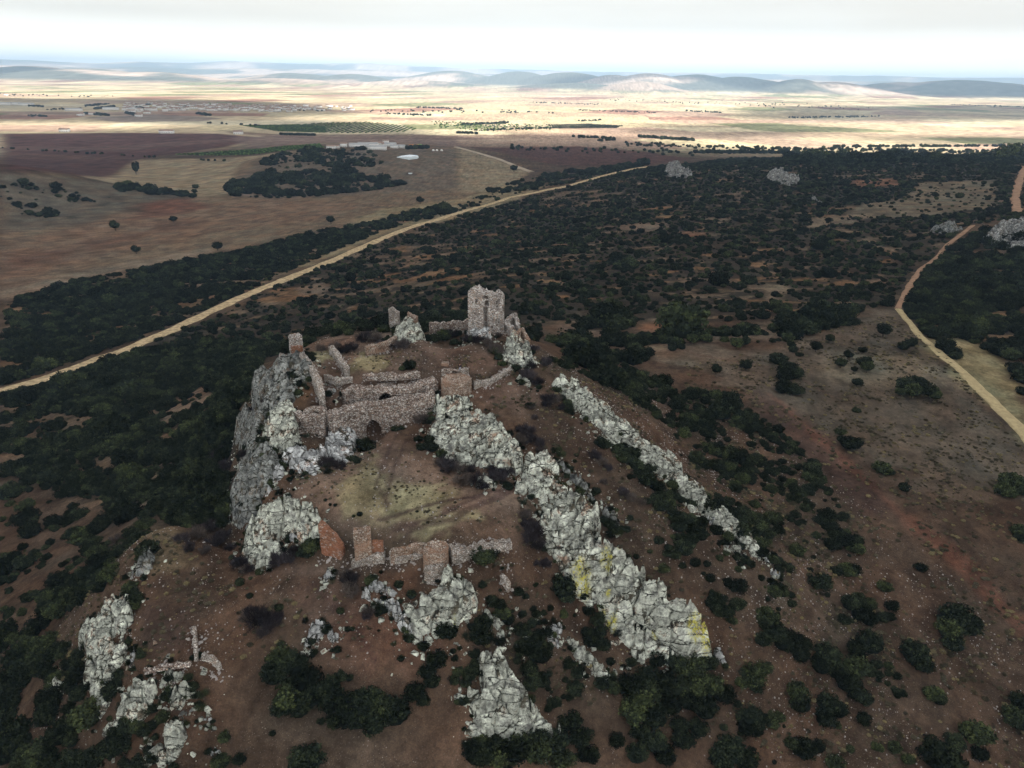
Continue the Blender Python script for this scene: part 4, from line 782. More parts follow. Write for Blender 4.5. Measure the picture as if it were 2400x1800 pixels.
# broken walls beside the tower
rw = empty('ruined_wall', (*wpt((A(1960, 470), 68)), 67)); tag(rw, 'broken corner walls sloping down beside the tall ruined tower', 'wall')
root_of(wall('wall_segment', 'x', [(A(1905,400), 69.5, 71.2, 67), (A(1950,380), 69.3, 71.8, 67), (A(1975,440), 68.8, 70.4, 66.5)], .9, 'masonry_tower', .5), rw)
root_of(wall('wall_segment', 'x', [(A(1955,460), 69.3, 69.8, 66), (A(2000,440), 69.3, 70.3, 66), (A(2040,500), 68.5, 69.2, 65)], .8, 'masonry_tan', .5, seed=8), rw)
root_of(wall('wall_segment', 'x', [(A(1930,440), 69., 69.6, 66), (A(1940,520), 68, 68.2, 65.5), (A(1955,590), 67.2, 67.6, 65.5), (A(1965,630), 66.6, 66.9, 65)], .8, 'masonry_pale', .35, seed=9), rw)
# curtain wall
cw = empty('curtain_wall', (*wpt((A(1000, 1080), 59.4)), 58)); tag(cw, 'thick rubble curtain wall with a dark archway above the grassy courtyard', 'wall')
root_of(wall('wall', 'x', [(A(735,960), 64.9, 64.9, 58), (A(860,925), 65., 65., 58.3), (A(1000,893), 65.2, 65.2, 59), (A(1100,885), 65.3, 65.3, 59.5), (A(1200,862), 65.6, 65.6, 59.8), (A(1290,850), 65.8, 65.8, 60), (A(1430,820), 66.2, 66.2, 60.5)], 1.9, 'masonry', .35,
     [(8.0, 59.6, 1.45, 2.5, 4.5, 1), (12.4, 63.1, .22, .28, 1, 0), (4.1, 62.4, .12, .14, .8, 0), (6.2, 63.4, .1, .12, .8, 0)], res=.17, bulge=.12), cw)
root_of(wall('bastion', 'x', [(A(518,950), 64.6, 64.6, 57), (A(600,975), 64.4, 64.4, 57), (A(720,965), 64.7, 64.7, 57)], 1.5, 'masonry', .35, [(1.6, 62.6, .4, .5, .5, 0)], res=.17, bulge=.12, seed=12), cw)
root_of(wall('bastion', 'x', [(A(590,935), 65.1, 65.1, 62), (A(650,920), 65.6, 65.6, 62), (A(730,935), 65.4, 65.4, 62)], .9, 'masonry', .3, [(2.3, 63.6, .8, 1.3, .7, 1)], seed=14), cw)
iw = empty('inner_wall', (*wpt((A(1100, 870), 64)), 63)); tag(iw, 'low inner wall with a small black arch behind the curtain wall', 'wall')
root_of(wall('wall', 'x', [(A(955,800), 66.6, 66.6, 63), (A(1080,806), 66.3, 66.3, 63), (A(1200,800), 66.4, 66.4, 63), (A(1320,775), 66.6, 66.6, 63), (A(1440,740), 67, 67, 63.5)], 2.2, 'masonry', .4, [(4.3, 63.9, 1.25, 1.9, 4, 1)], res=.18, bulge=.15, seed=21), iw)
root_of(wall('wall_end', 'x', [(A(845,830), 66.2, 66.4, 63), (A(920,785), 66.8, 66.9, 63), (A(955,830), 66.2, 66.2, 63)], 1.6, 'masonry', .5, seed=22, bulge=.2), iw)
# stub walls on the castle floor
wall('ruined_wall', 'long leaning pale wall stub nearer the grey cliff', [(A(570,572), 69.9, 69.9, 66.5), (A(640,660), 69.2, 69.2, 65.5), (A(690,760), 68.3, 68.3, 65), (A(705,850), 66.8, 66.8, 63.5)], 1.05, 'masonry_pale', .35, seed=31)
wall('ruined_wall', 'shorter pale wall stub standing behind the long leaning one', [(A(762,528), 70, 70, 66.8), (A(800,575), 69.6, 69.6, 66.8), (A(865,665), 68.5, 68.5, 66.5)], 1.0, 'masonry_pale', .3, seed=32)
wall('ruined_wall', 'weathered upright wall stub on the top of the grey cliff', [(A(428,585), 68.5, 68.5, 62), (A(455,590), 68.3, 68.3, 62), (A(475,600), 68., 68, 62)], 1.6, 'masonry_pale', .4, seed=33)
tl = empty('ruined_turret', (*wpt((A(530, 540), 67.5)), 66)); tag(tl, 'small square turret stump with a red earth face at the cliff end of the castle', 'turret')
root_of(drum('drum', 'x', A(532,470), 70.6, 1.35, 70.9, 66, 'masonry_tower', .5, seed=35), tl)
root_of(wall('plaster_face', 'x', [(A(505,520), 69.4, 69.4, 66), (A(575,525), 69.4, 69.3, 66)], .5, 'masonry_red', .1, seed=36, bulge=.03), tl)
wall('ruined_wall', 'low rounded pale retaining wall behind the grassy castle floor', [(A(985,532), 69.9, 69.9, 66.5), (A(1060,515), 70, 70, 67), (A(1130,500), 70.2, 70.2, 67.5), (A(1180,462), 70.8, 70.8, 68)], .9, 'masonry_tan', .2, seed=37)
wall('ruined_wall', 'thin earth wall closing the brush pit under the tall tower', [(A(1400,392), 69.6, 69.9, 67), (A(1500,385), 69.6, 70.2, 67), (A(1650,380), 69.6, 70.4, 67.5)], .9, 'masonry', .5, seed=38)
wall('ruined_wall', 'low winding boundary wall running from the round turret to the fallen block', [(A(1688,758), 66.9, 66.9, 64.8), (A(1790,745), 66.9, 66.9, 64.8), (A(1870,705), 67.1, 67.1, 65), (A(1930,660), 67.4, 67.4, 65.5), (A(1985,650), 67.3, 67.3, 65.3)], .9, 'masonry_pale', .3, seed=39)
bt = empty('ruined_turret', (*wpt((A(1165, 340), 69)), 68)); tag(bt, 'broken turret wall half hidden by bushes behind the rock pyramid', 'turret')
root_of(wall('wall', 'x', [(A(1135,265), 72.2, 71.3, 66), (A(1165,268), 72.1, 71.6, 66), (A(1200,270), 72.1, 70.9, 66)], 1.4, 'masonry_pale', .5, seed=41), bt)
root_of(wall('wall', 'x', [(A(1260,285), 71.8, 70.9, 67), (A(1320,295), 71.6, 70.2, 67)], 1., 'masonry_tan', .5, seed=42), bt)
# round turret
rt = empty('round_turret', (*wpt((A(1575, 845), 64.2)), 63)); tag(rt, 'round tan drum turret at the end of the curtain wall', 'turret')
root_of(drum('drum', 'x', A(1575,742), 67.6, 2.75, 67.7, 62.5, 'masonry_tan', .35, seed=51), rt)
if 0: root_of(wall('parapet', 'x', [(A(1500,712), 67.9, 68.0, 66.5), (A(1580,705), 67.9, 67.9, 66.5), (A(1660,718), 67.8, 67.8, 66.5)], .6, 'masonry_pale', .2, seed=52), rt)
wall('ruined_wall', 'long low rubble edge across the castle floor behind the inner arch', [(A(965,705), 67.9, 67.7, 66.5), (A(1100,700), 68, 67.8, 66.5), (A(1240,700), 67.9, 67.8, 66.5), (A(1340,690), 67.9, 67.9, 66.5)], .7, 'masonry', .35, seed=56)
wall('ruined_wall', 'curved rubble step on the castle floor in front of the shorter wall stub', [(A(720,700), 67.8, 67.6, 66.3), (A(800,735), 67.4, 67.2, 66), (A(900,715), 67.6, 67.4, 66.2)], .6, 'masonry_pale', .3, seed=57)
# stone shelter behind it
sh = empty('stone_shelter', (*wpt((A(1560, 660), 68)), 67)); tag(sh, 'small ruined stone shelter with a dark doorway behind the round turret', 'shelter')
root_of(wall('wall', 'x', [(A(1480,675), 68.3, 68.3, 67), (A(1540,680), 68.3, 68.3, 67), (A(1590,685), 68.2, 68.2, 67)], .7, 'masonry', .2, [(2.6, 67.2, .5, 1., .6, 0)], seed=53), sh)
root_of(wall('wall', 'x', [(A(1595,680), 68.2, 68.2, 67), (A(1650,672), 68.1, 68.1, 67)], .8, 'masonry_pale', .3, seed=54), sh)
root_of(wall('roof_slab', 'x', [(A(1478,640), 68.6, 68.75, 68.3), (A(1525,642), 68.6, 68.75, 68.3)], 1.3, 'masonry_tan', .05, seed=55), sh)
# gatehouse
wall('ruined_wall', 'red earth wall leaning down from the horseshoe outcrop', [(B(690,340), 60.6, 60.6, 55), (B(740,375), 60, 60, 54.5), (B(790,420), 59.2, 59.2, 54.5), (B(835,490), 57.8, 57.8, 54)], .9, 'masonry_red', .35, seed=61)
gh = empty('ruined_gatehouse', (*wpt((B(1080, 620), 55)), 55)); tag(gh, 'ruined gatehouse of red and tan walls below the grassy courtyard', 'gatehouse')
root_of(wall('gate_pillar', 'x', [(B(908,395), 61, 61, 56), (B(965,385), 61.2, 61.3, 56), (B(1018,372), 61.4, 61.4, 56)], 1.3, 'masonry_tan', .3, seed=62), gh)
root_of(wall('red_wall', 'x', [(B(925,520), 57.9, 57.9, 54.5), (B(1000,475), 58.7, 58.7, 55), (B(1100,465), 58.9, 58.9, 55)], .9, 'masonry_red', .25, seed=63), gh)
root_of(wall('front_wall', 'x', [(B(895,595), 56.2, 56.2, 53.5), (B(950,590), 56.3, 56.3, 53.5), (B(1020,548), 57.3, 57.3, 54), (B(1110,540), 57.5, 57.5, 54.5)], 1.1, 'masonry_pale', .3, seed=64), gh)
root_of(wall('front_wall', 'x', [(B(1145,528), 58, 58, 55.2), (B(1220,548), 57.7, 57.7, 55.2), (B(1330,545), 57.7, 57.7, 55.2), (B(1360,540), 57.7, 57.7, 55.2)], .8, 'masonry_pale', .2, [(2.6, 56.7, .14, .35, .6, 0)], seed=65), gh)
root_of(wall('back_wall', 'x', [(B(1150,520), 58.4, 58.3, 56), (B(1240,510), 58.6, 58.6, 56), (B(1300,490), 58.8, 59.0, 56.5), (B(1370,485), 59, 59, 56.5)], .7, 'masonry_tan', .2, seed=66), gh)
gt = empty('round_turret', (*wpt((B(1430, 560), 57)), 54)); tag(gt, 'round ruined turret with a rubble spill in the gatehouse front', 'turret')
root_of(drum('drum', 'x', B(1440,505), 59.6, 1.75, 59.7, 53, 'masonry_tan', .3, seed=67), gt)
root_of(wall('rubble_spill', 'x', [(B(1370,600), 58.2, 57.6, 52.5), (B(1420,600), 58.3, 57.9, 52.5), (B(1480,590), 58.3, 57.8, 52.5)], 1.8, 'masonry_pale', .5, seed=68, bulge=.25), gt)
wall('ruined_wall', 'low collapsed rubble wall stretching from the gate turret towards the long slab', [(B(1535,520), 58.9, 58.7, 56.5), (B(1650,490), 59, 58.4, 57), (B(1780,460), 59.2, 58.5, 57.3), (B(1930,430), 59.5, 58.4, 57.8)], 1.8, 'masonry_pale', .6, seed=69, bulge=.2)
wall('field_wall', 'thin broken line of stones along the far side of the bare terrace', [(E(1255,730), 50.9, 50.5, 49.9), (E(1262,830), 50.7, 50.3, 49.7), (E(1265,930), 50.5, 50.05, 49.5)], .5, 'masonry_pale', .3, seed=71)
wall('field_wall', 'low stone edging across the lower end of the bare terrace', [(E(930,1010), 48.9, 48.6, 48), (E(1060,985), 49.2, 48.9, 48.4), (E(1230,960), 49.9, 49.45, 49)], .6, 'masonry', .3, seed=72)
wall('field_wall', 'short rounded dry stone wall fragment below the terrace', [(E(1310,915), 50.6, 50.6, 49.6), (E(1370,935), 50.4, 50.5, 49.5), (E(1420,985), 50, 50, 49)], .5, 'masonry_pale', .25, seed=73)
wall('field_wall', 'stub of dry stone wall in front of the gatehouse turret path', [(B(1870,680), 55.9, 55.9, 54.8), (B(1920,740), 55.4, 55.4, 54)], .6, 'masonry_pale', .3, seed=74)

# ------------------------------------------------------------------ plants
def leaf_mesh(name, seed, nclump, nleaf, lsize, flat=.75, sprawl=.55, twig=False):
    rg = np.random.default_rng(seed); V = []; F_ = []; T_ = []
    cl = []
    for i in range(nclump):
        a = rg.random() * 6.283; q = math.sqrt(rg.random()) * .78; h = rg.random() ** .8
        z = flat * (.25 + .95 * h * math.sqrt(max(0, 1 - q * q * .9)))
        cl.append((q * math.cos(a), q * math.sin(a), z, .2 + .2 * rg.random(), rg.random()))
    cl = np.array(cl); n = nclump * nleaf
    c = np.repeat(cl, nleaf, 0)
    d = rg.normal(size=(n, 3)); d /= np.linalg.norm(d, axis=1)[:, None]
    rr = c[:, 3] * (.55 + .5 * rg.random(n))
    if twig: rr = c[:, 3] * (.2 + 1.3 * rg.random(n))
    p = c[:, :3] + d * rr[:, None] * np.array([1, 1, .8]); p[:, 2] = np.maximum(p[:, 2], .02)
    if twig:
        root = p * np.array([.35, .35, 0]); ax = p - root; L_ = np.linalg.norm(ax, axis=1)[:, None]; ax = ax / L_ + rg.normal(size=(n, 3)) * .35; ax /= np.linalg.norm(ax, axis=1)[:, None]
        s = np.cross(ax, rg.normal(size=(n, 3))); s /= np.linalg.norm(s, axis=1)[:, None]
        hl = lsize * (1.6 + 2.4 * rg.random(n))[:, None]; w_ = lsize * .2
        q = [p - ax * hl - s * w_, p - ax * hl + s * w_, p + ax * hl + s * w_ * .4, p + ax * hl - s * w_ * .4]
    else:
        nrm = d + rg.normal(size=(n, 3)) * .6; nrm /= np.linalg.norm(nrm, axis=1)[:, None]
        s = np.cross(nrm, rg.normal(size=(n, 3))); s /= np.linalg.norm(s, axis=1)[:, None]; t = np.cross(nrm, s)
        hl = (lsize * (.6 + .8 * rg.random(n)))[:, None]
        q = [p - s * hl - t * hl * .6, p + s * hl - t * hl * .6, p + s * hl * .7 + t * hl * .8, p - s * hl * .7 + t * hl * .7]
    V = np.stack(q, 1).reshape(-1, 3); F_ = np.arange(n * 4).reshape(n, 4)
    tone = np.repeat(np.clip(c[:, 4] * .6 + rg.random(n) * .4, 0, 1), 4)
    if not twig:   # dense inner mass of foliage, uneven, painted darkest for the shade inside the crown
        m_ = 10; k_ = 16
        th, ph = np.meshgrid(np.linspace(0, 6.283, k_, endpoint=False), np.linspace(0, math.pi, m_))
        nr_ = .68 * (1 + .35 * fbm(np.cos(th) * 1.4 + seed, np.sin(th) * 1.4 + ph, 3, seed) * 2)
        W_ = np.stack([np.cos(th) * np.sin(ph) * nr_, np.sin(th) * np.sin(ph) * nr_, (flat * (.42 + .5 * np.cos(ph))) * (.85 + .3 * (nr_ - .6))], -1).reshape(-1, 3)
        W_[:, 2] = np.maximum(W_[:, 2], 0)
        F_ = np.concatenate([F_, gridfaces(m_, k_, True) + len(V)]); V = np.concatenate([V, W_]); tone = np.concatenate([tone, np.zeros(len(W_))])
    return V, F_, tone
PRO = {}
for k in range(4): PRO[('leaf', k)] = leaf_mesh('crown', 100 + k, 44, 46, .062, .72 + .06 * k)
for k in range(3): PRO[('twig', k)] = leaf_mesh('twigs', 200 + k, 26, 46, .07, .8, twig=True)
for k in range(4): PRO[('tree', k)] = leaf_mesh('crown', 300 + k, 44, 44, .065, .95)
ME = {}
def trunk_mesh(kind, k):
    rg = np.random.default_rng(k + 50); V = []; F_ = []
    def limb(p0, p1, r0, r1):
        p0 = np.array(p0, float); p1 = np.array(p1, float); n = 6; b = len(V)
        ax = p1 - p0; ax /= np.linalg.norm(ax); s = np.cross(ax, [.3, .9, .1]); s /= np.linalg.norm(s); t = np.cross(ax, s)
        for q in range(4):
            f = q / 3; c = p0 * (1 - f) + p1 * f + (s * math.sin(f * 3.1) * .04); rad = r0 * (1 - f) + r1 * f
            for a in range(n): V.append(c + (s * math.cos(a * 6.283 / n) + t * math.sin(a * 6.283 / n)) * rad)
        for q in range(3):
            for a in range(n): F_.append((b + q * n + a, b + q * n + (a + 1) % n, b + (q + 1) * n + (a + 1) % n, b + (q + 1) * n + a))
    if kind == 'tree':
        limb((0, 0, -.15), (.03, 0, .45), .1, .07)
        for i in range(5):
            a = i * 1.26 + rg.random(); limb((.03, 0, .35), (.45 * math.cos(a), .45 * math.sin(a), .8 + .2 * rg.random()), .05, .02)
    else:
        for i in range(6):
            a = i * 1.05 + rg.random(); limb((.05 * math.cos(a), .05 * math.sin(a), -.1), (.5 * math.cos(a), .5 * math.sin(a), .4 + .25 * rg.random()), .035, .012)
    return np.array(V), np.array(F_)
for key, (V, F_, tone) in PRO.items():
    off = .45 if key[0] == 'tree' else 0
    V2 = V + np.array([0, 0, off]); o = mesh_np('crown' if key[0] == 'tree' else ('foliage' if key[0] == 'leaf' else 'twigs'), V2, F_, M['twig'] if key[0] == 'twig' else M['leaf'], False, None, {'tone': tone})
    ME[key] = o.data; bpy.data.objects.remove(o)
    Vt, Ft = trunk_mesh(key[0], key[1]); o = mesh_np('trunk', Vt, Ft, M['bark'], True); ME[('trunk',) + key] = o.data; bpy.data.objects.remove(o)
def plant(kind, x, y, rad, label, group, z=None, rot=None, cat=None, squash=None):
    rot = random.random() * 6.283 if rot is None else rot; k = random.randrange(3 if kind == 'twig' else 4)
    z = float(Zat(x, y)) if z is None else z
    nm = {'leaf': 'evergreen_bush', 'twig': 'bare_shrub', 'tree': 'oak_tree'}[kind]
    root = empty(nm, (x, y, z - .05)); tag(root, label, cat or {'leaf': 'bush', 'twig': 'shrub', 'tree': 'tree'}[kind], group)
    root.rotation_euler.z = rot; s = rad * (.92 + .16 * random.random())
    root.scale = (s, s * (.85 + .3 * random.random()), s * (squash or (.8 + .3 * random.random())))
    c = bpy.data.objects.new({'leaf': 'foliage', 'twig': 'twigs', 'tree': 'crown'}[kind], ME[(kind, k)]); COL.objects.link(c); c.parent = root
    t = bpy.data.objects.new('trunk' if kind == 'tree' else 'stem', ME[('trunk', kind, k)]); COL.objects.link(t); t.parent = root
    return root
HAND = []   # (x, y) of placed plants, so that the scatter keeps clear
SPEC = []   # (kind, x, y, radius, label, group, column)
def place(f, kind, items, label, group, h=0.35):
    for it in items:
        (px, py, pr) = it
        u, v = f(px, py); du = pr / 2.765 / 1.085
        hh = h
        X, Y = hit([u], [v + du * .25], 0); X = float(X[0]); Y = float(Y[0])
        dist = math.sqrt(X * X + Y * Y + (CAMZ - float(Zat(X, Y))) ** 2)
        rad = du * dist / FPX * .93
        SPEC.append((kind, X, Y, rad, label, group, u)); HAND.append((X, Y, rad))
SM = 'evergreen bushes growing on the castle rocks'
place(A,'leaf',[(990,1180,68)],'wide dark green bush on the path corner in front of the castle archway','bushes around the courtyard')
place(A,'leaf',[(1120,1055,30),(1180,1062,35),(1220,1055,25)],'small green plant at the wall foot beside the archway','plants at the archway')
place(A,'leaf',[(700,1215,45),(890,1260,35),(800,1160,25),(600,1345,28)],'small green bush tucked against the white rock face under the bastion','bushes under the bastion')
place(A,'leaf',[(1540,850,42),(1530,990,38),(1450,830,25),(1620,1150,28),(1700,1120,30),(1800,1110,30),(1680,1220,55),(1740,1250,50),(1800,1290,40),(1560,880,30),(1900,1230,25)],'small green bush rooted in the big outcrop under the drum turret','bushes in the big outcrop')
place(A,'leaf',[(1270,660,55),(1230,670,35)],'low dark bush in the hollow of the castle floor','bushes in the castle hollow')
place(A,'leaf',[(1960,670,40)],'round green bush at the end of the low boundary wall','bush at the boundary wall')
place(A,'leaf',[(610,680,38),(640,690,25)],'green bush clinging under the long leaning wall stub','bushes under the wall stub')
place(A,'leaf',[(1400,1140,45),(1350,1180,45),(1420,1190,50),(1330,1130,35),(1480,1230,50)],'dark bush in the thicket left of the big fractured outcrop','thicket by the big outcrop')
place(A,'leaf',[(1250,300,40),(1200,290,35),(1290,330,35),(1170,380,35),(1300,300,30),(1150,390,35),(1220,320,35)],'bush growing over the tip of the rock pyramid','bushes on the rock pyramid')
place(A,'leaf',[(1430,480,55),(1500,470,60),(1560,500,40),(1640,430,30),(1590,450,30)],'dark bush filling the pit under the tall tower','bushes in the tower pit')
place(A,'leaf',[(1990,570,30),(1930,590,28),(1820,560,45),(1870,640,35),(1850,600,40)],'green bush on the rocky shoulder beside the tall tower','bushes on the tower shoulder')
place(A,'twig',[(1350,1000,62),(1310,960,40),(1400,930,40)],'bare grey-purple shrub at the end of the curtain wall','bare shrubs at the curtain wall')
place(A,'twig',[(740,1290,65),(820,1300,60),(700,1280,45),(640,1240,35)],'bare grey shrub below the white rock face','bare shrubs below the white rock')
place(A,'twig',[(790,540,55),(850,560,50),(900,540,55),(980,480,60),(1050,480,60),(1100,540,60),(1160,530,40),(1230,520,58),(700,545,40)],'bare dark shrub lining the back edge of the castle floor','bare shrubs behind the castle floor')
place(A,'twig',[(1480,440,50),(1550,460,50),(1660,490,55),(1720,490,50),(1780,510,45),(1850,460,30),(1830,560,60)],'bare shrub around the foot of the tall tower','bare shrubs under the tower')
place(A,'twig',[(2040,730,75),(2100,760,60),(2060,660,45),(2080,550,45),(2150,640,50),(2010,620,35)],'bare shrub beyond the low boundary wall','bare shrubs beyond the boundary wall')
place(A,'twig',[(1530,1310,75),(1620,1400,75),(1700,1400,80),(1850,1380,75),(1650,1330,55),(1800,1330,50),(1480,1290,50),(1900,1340,60),(1600,1330,60),(1740,1440,50)],'bare grey shrub in the ring under the big fractured outcrop','bare shrubs under the big outcrop')
place(A,'twig',[(2170,870,60),(2050,920,45),(2080,990,30),(2030,1080,65),(2000,1140,60),(2070,1130,50),(2120,1200,40)],'bare shrub on the slope between the big outcrop and the outer rib','bare shrubs on the upper slope')
place(A,'twig',[(480,545,30),(350,890,50),(300,950,45),(60,1230,80),(100,1300,70),(220,1230,60),(260,940,40),(240,1380,40)],'bare dark shrub on the grey cliffs','bare shrubs on the cliffs')
place(A,'leaf',[(210,1560,45),(390,1210,40),(40,1130,90),(20,1000,80),(80,900,80),(60,1400,80),(30,1520,80)],'dark bush at the foot of the grey cliffs','bushes at the foot of the cliffs')
place(B,'leaf',[(640,500,72),(600,540,60),(680,470,45)],'dark bush inside the mouth of the horseshoe outcrop','bushes in the horseshoe outcrop')
place(B,'leaf',[(1750,570,90),(1800,530,60)],'large rounded dark bush beside the collapsed rubble wall','bush by the rubble wall')
place(B,'leaf',[(1510,1040,78),(1540,1070,50)],'dark green bush under the nose of the massive gatehouse outcrop','bush under the gatehouse outcrop')
place(B,'leaf',[(1750,1010,75),(1740,1080,85),(1850,1110,45)],'tall dense bush between the massive outcrop and the grey rib','dense bushes beside the grey rib')
place(B,'leaf',[(1450,1230,72),(1390,1310,75),(1310,1440,75),(1360,1490,60),(1420,1380,60),(1270,1470,45)],'dark bush in the diagonal row above the speckled slab','diagonal row of bushes')
place(B,'leaf',[(450,1240,90),(540,1270,100),(400,1330,90),(600,1370,110),(500,1470,100),(640,1480,100),(740,1420,90),(780,1510,100),(440,1550,70),(560,1560,70)],'dark holm oak bush in the thicket on the brown slope','thicket on the brown slope')
place(B,'leaf',[(900,1540,100),(1000,1490,100),(1100,1560,110),(1180,1590,100),(960,1620,100),(820,1620,80),(1040,1640,90)],'dark bush at the lower end of the slope thicket','lower slope thicket')
place(B,'leaf',[(830,1340,48),(880,1350,30)],'small grey-green bush above the slope thicket','small bush above the thicket')
place(B,'leaf',[(425,890,30)],'small round green bush on the stony slope left of the lone white rock','small round bush')
place(B,'leaf',[(770,700,28)],'little green bush beside the rubble-topped rock hump','little bush by the rock hump')
place(B,'leaf',[(1980,790,45),(2020,820,30)],'small bush on the bare slope below the stub of dry stone wall','small bushes on the bare slope')
place(B,'leaf',[(1870,640,18)],'tiny green bush on bare earth right of the big rounded bush','tiny bush')
place(B,'leaf',[(1820,860,55),(1870,930,60),(1910,980,50),(1800,840,45),(2000,940,32),(2090,930,38),(2070,900,30),(1860,880,50)],'dark bush in the scattered scrub right of the massive gatehouse outcrop','scrub right of the gatehouse outcrop')
place(B,'leaf',[(2000,1050,60),(2080,1130,70),(2000,1150,60),(2150,1050,50),(2060,1000,45),(2120,1210,70),(2050,1290,70),(2130,1370,70),(2050,1400,60)],'dark bush in the thicket behind the speckled slab','thicket behind the speckled slab')
place(B,'leaf',[(1660,1330,60),(1720,1300,60),(1640,1380,50),(1700,1250,45),(1590,1310,45),(1560,1360,45),(1690,1190,45)],'bush growing over the upper end of the speckled slab','bushes over the speckled slab')
place(B,'leaf',[(950,290,22),(1320,270,14),(790,230,16),(910,300,15)],'tiny green plant in the courtyard grass','plants in the courtyard')
place(B,'leaf',[(1460,715,26),(1560,740,45),(1545,700,35),(1600,700,25),(1210,850,25),(1000,740,20),(1610,820,22),(490,170,28),(460,240,22),(250,420,20)],'small dark bush in the cracks of the gatehouse rocks','bushes in the gatehouse rocks')
place(B,'twig',[(890,720,85),(860,690,60),(900,790,70)],'large bare purple-grey shrub in front of the gatehouse','large bare shrub at the gatehouse')
place(B,'twig',[(1010,910,58),(1000,950,40)],'lone bare shrub on the slope under the white block chain','lone bare shrub')
place(B,'twig',[(220,960,70),(290,980,90),(370,1000,85),(420,960,50),(330,1060,50),(250,920,50)],'bare grey shrub in the dry thicket on the stony slope','dry thicket on the stony slope')
place(B,'twig',[(430,580,65),(490,580,65),(540,540,60),(400,620,40),(170,620,60),(210,650,50)],'bare shrub at the lower lip of the horseshoe outcrop','bare shrubs at the horseshoe outcrop')
place(B,'twig',[(2050,440,75),(2070,380,60),(2100,500,60),(2130,610,38),(2030,350,50)],'bare grey shrub against the long broken slab','bare shrubs against the long slab')
place(Cc,'leaf',[(570,310,42),(640,425,38),(600,370,30)],'dark bush at the top of the long outer rock rib','bushes at the top of the outer rib')
place(Cc,'leaf',[(960,700,60),(1000,760,65),(1060,730,60),(1080,800,70),(1120,850,70),(1150,900,70),(1180,820,45),(1210,940,60),(1260,990,60),(1320,930,50),(1240,1070,70),(1220,1020,50),(1330,1000,45)],'dense dark bush in the green band along the outer rock rib','green band along the outer rib')
place(Cc,'leaf',[(1330,1130,65),(1400,1150,75),(1350,1200,60),(1440,1220,65),(1500,1170,60),(1500,1260,55),(1440,1290,50),(1520,1060,40),(1680,1270,50),(1600,1230,50)],'dark bush in the large thicket below the outer rock rib','thicket below the outer rib')
place(Cc,'leaf',[(860,1150,42),(900,1180,45),(940,1210,45),(1020,1215,38),(950,1160,25)],'green bush on the crest between the slabs and the path','bushes on the crest')
place(Cc,'leaf',[(720,900,28),(545,960,22),(710,1110,28),(720,1180,24),(440,840,25),(790,1030,22)],'small bush in the cracks of the long broken slab','bushes in the long slab')
place(Cc,'leaf',[(1225,1290,42),(1280,1370,42),(1330,1385,45),(1290,1340,35),(1255,1470,50),(1170,1360,22),(1465,1430,38),(1540,1440,30),(1380,1450,32),(1080,1395,25)],'round dark bush on the bare slope right of the lichen slab','bushes right of the lichen slab')
place(Cc,'leaf',[(390,415,40)],'grey-green bush on the bare upper slope','grey-green bush on the upper slope')
place(Cc,'twig',[(540,380,55),(500,410,45),(610,430,40)],'bare shrub below the top of the outer rib','bare shrubs at the outer rib')
place(Cc,'twig',[(370,590,50),(460,660,45),(330,570,40),(360,640,40)],'bare shrub on the slope above the long broken slab','bare shrubs above the long slab')
place(Cc,'twig',[(815,740,48),(860,780,48),(900,820,40),(870,910,30),(1000,980,45),(1050,1020,50),(1120,1040,40)],'bare shrub on the earth slope beside the green band','bare shrubs by the green band')
place(Cc,'twig',[(430,1240,70),(380,1190,60),(450,1300,55),(360,1120,50),(490,1440,50),(430,1440,30),(420,790,45)],'bare shrub along the courtyard side of the long slab','bare shrubs along the slab')
place(Dd,'leaf',[(600,500,95),(620,540,80)],'big round dark bush in front of the yellow lichen','big round bush at the lichen')
place(Dd,'leaf',[(770,640,50),(830,700,60),(860,770,50),(800,830,75),(870,860,60),(760,780,50)],'dark bush along the lower edge of the lichen slab','bushes along the lichen slab')
place(Dd,'leaf',[(1030,640,50),(1125,600,32),(1040,545,24),(890,430,40),(1080,640,28),(1000,655,30)],'small dark bush growing in the joints of the huge tilted slab','bushes in the tilted slab')
place(Dd,'leaf',[(1460,950,100),(1540,980,70),(1330,960,80),(1210,960,60),(1380,1000,90)],'dark bush pressed against the foot of the wedge slab','bushes at the foot of the wedge slab')
place(Dd,'leaf',[(1150,1060,90),(1040,1120,100),(1250,1110,100),(1130,1180,100),(1350,1120,100),(1470,1110,100),(1560,1130,90),(1640,1180,80),(1440,1220,90),(1300,1250,90),(1520,1280,90),(1200,1330,90),(1050,1290,90),(930,1140,60),(860,1110,60)],'holm oak bush in the broad thicket below the slabs','broad thicket below the slabs')
place(Dd,'leaf',[(1830,1060,85),(1900,1010,70),(1770,1100,60),(1860,1130,60)],'brighter green bush at the right end of the broad thicket','brighter bushes')
place(Dd,'leaf',[(1920,680,80),(1960,780,90),(1900,830,60),(2080,860,70),(2150,850,70),(2140,930,60)],'tall dark bush on the scree right of the wedge slab','bushes on the scree')
place(Dd,'leaf',[(1620,570,60),(1660,650,60),(1590,620,50),(1720,600,50),(1700,700,40),(1560,590,40)],'dark bush above the wedge slab on the stony slope','bushes above the wedge slab')
place(Dd,'leaf',[(650,1360,90),(720,1450,90),(560,1480,100),(450,1430,70),(430,1530,110),(300,1540,110),(180,1560,110),(60,1560,100),(600,1590,90),(330,1480,70),(150,1480,60),(760,1560,80),(60,1480,50)],'dark bush in the mass along the lower edge under the speckled slab','bushes under the speckled slab')
place(Dd,'leaf',[(1100,1420,70),(1180,1480,90),(1080,1560,90),(1260,1570,90),(1380,1480,80),(950,1480,60),(1360,1390,60),(1480,1400,70)],'dark bush at the bottom of the broad thicket','bottom of the broad thicket')
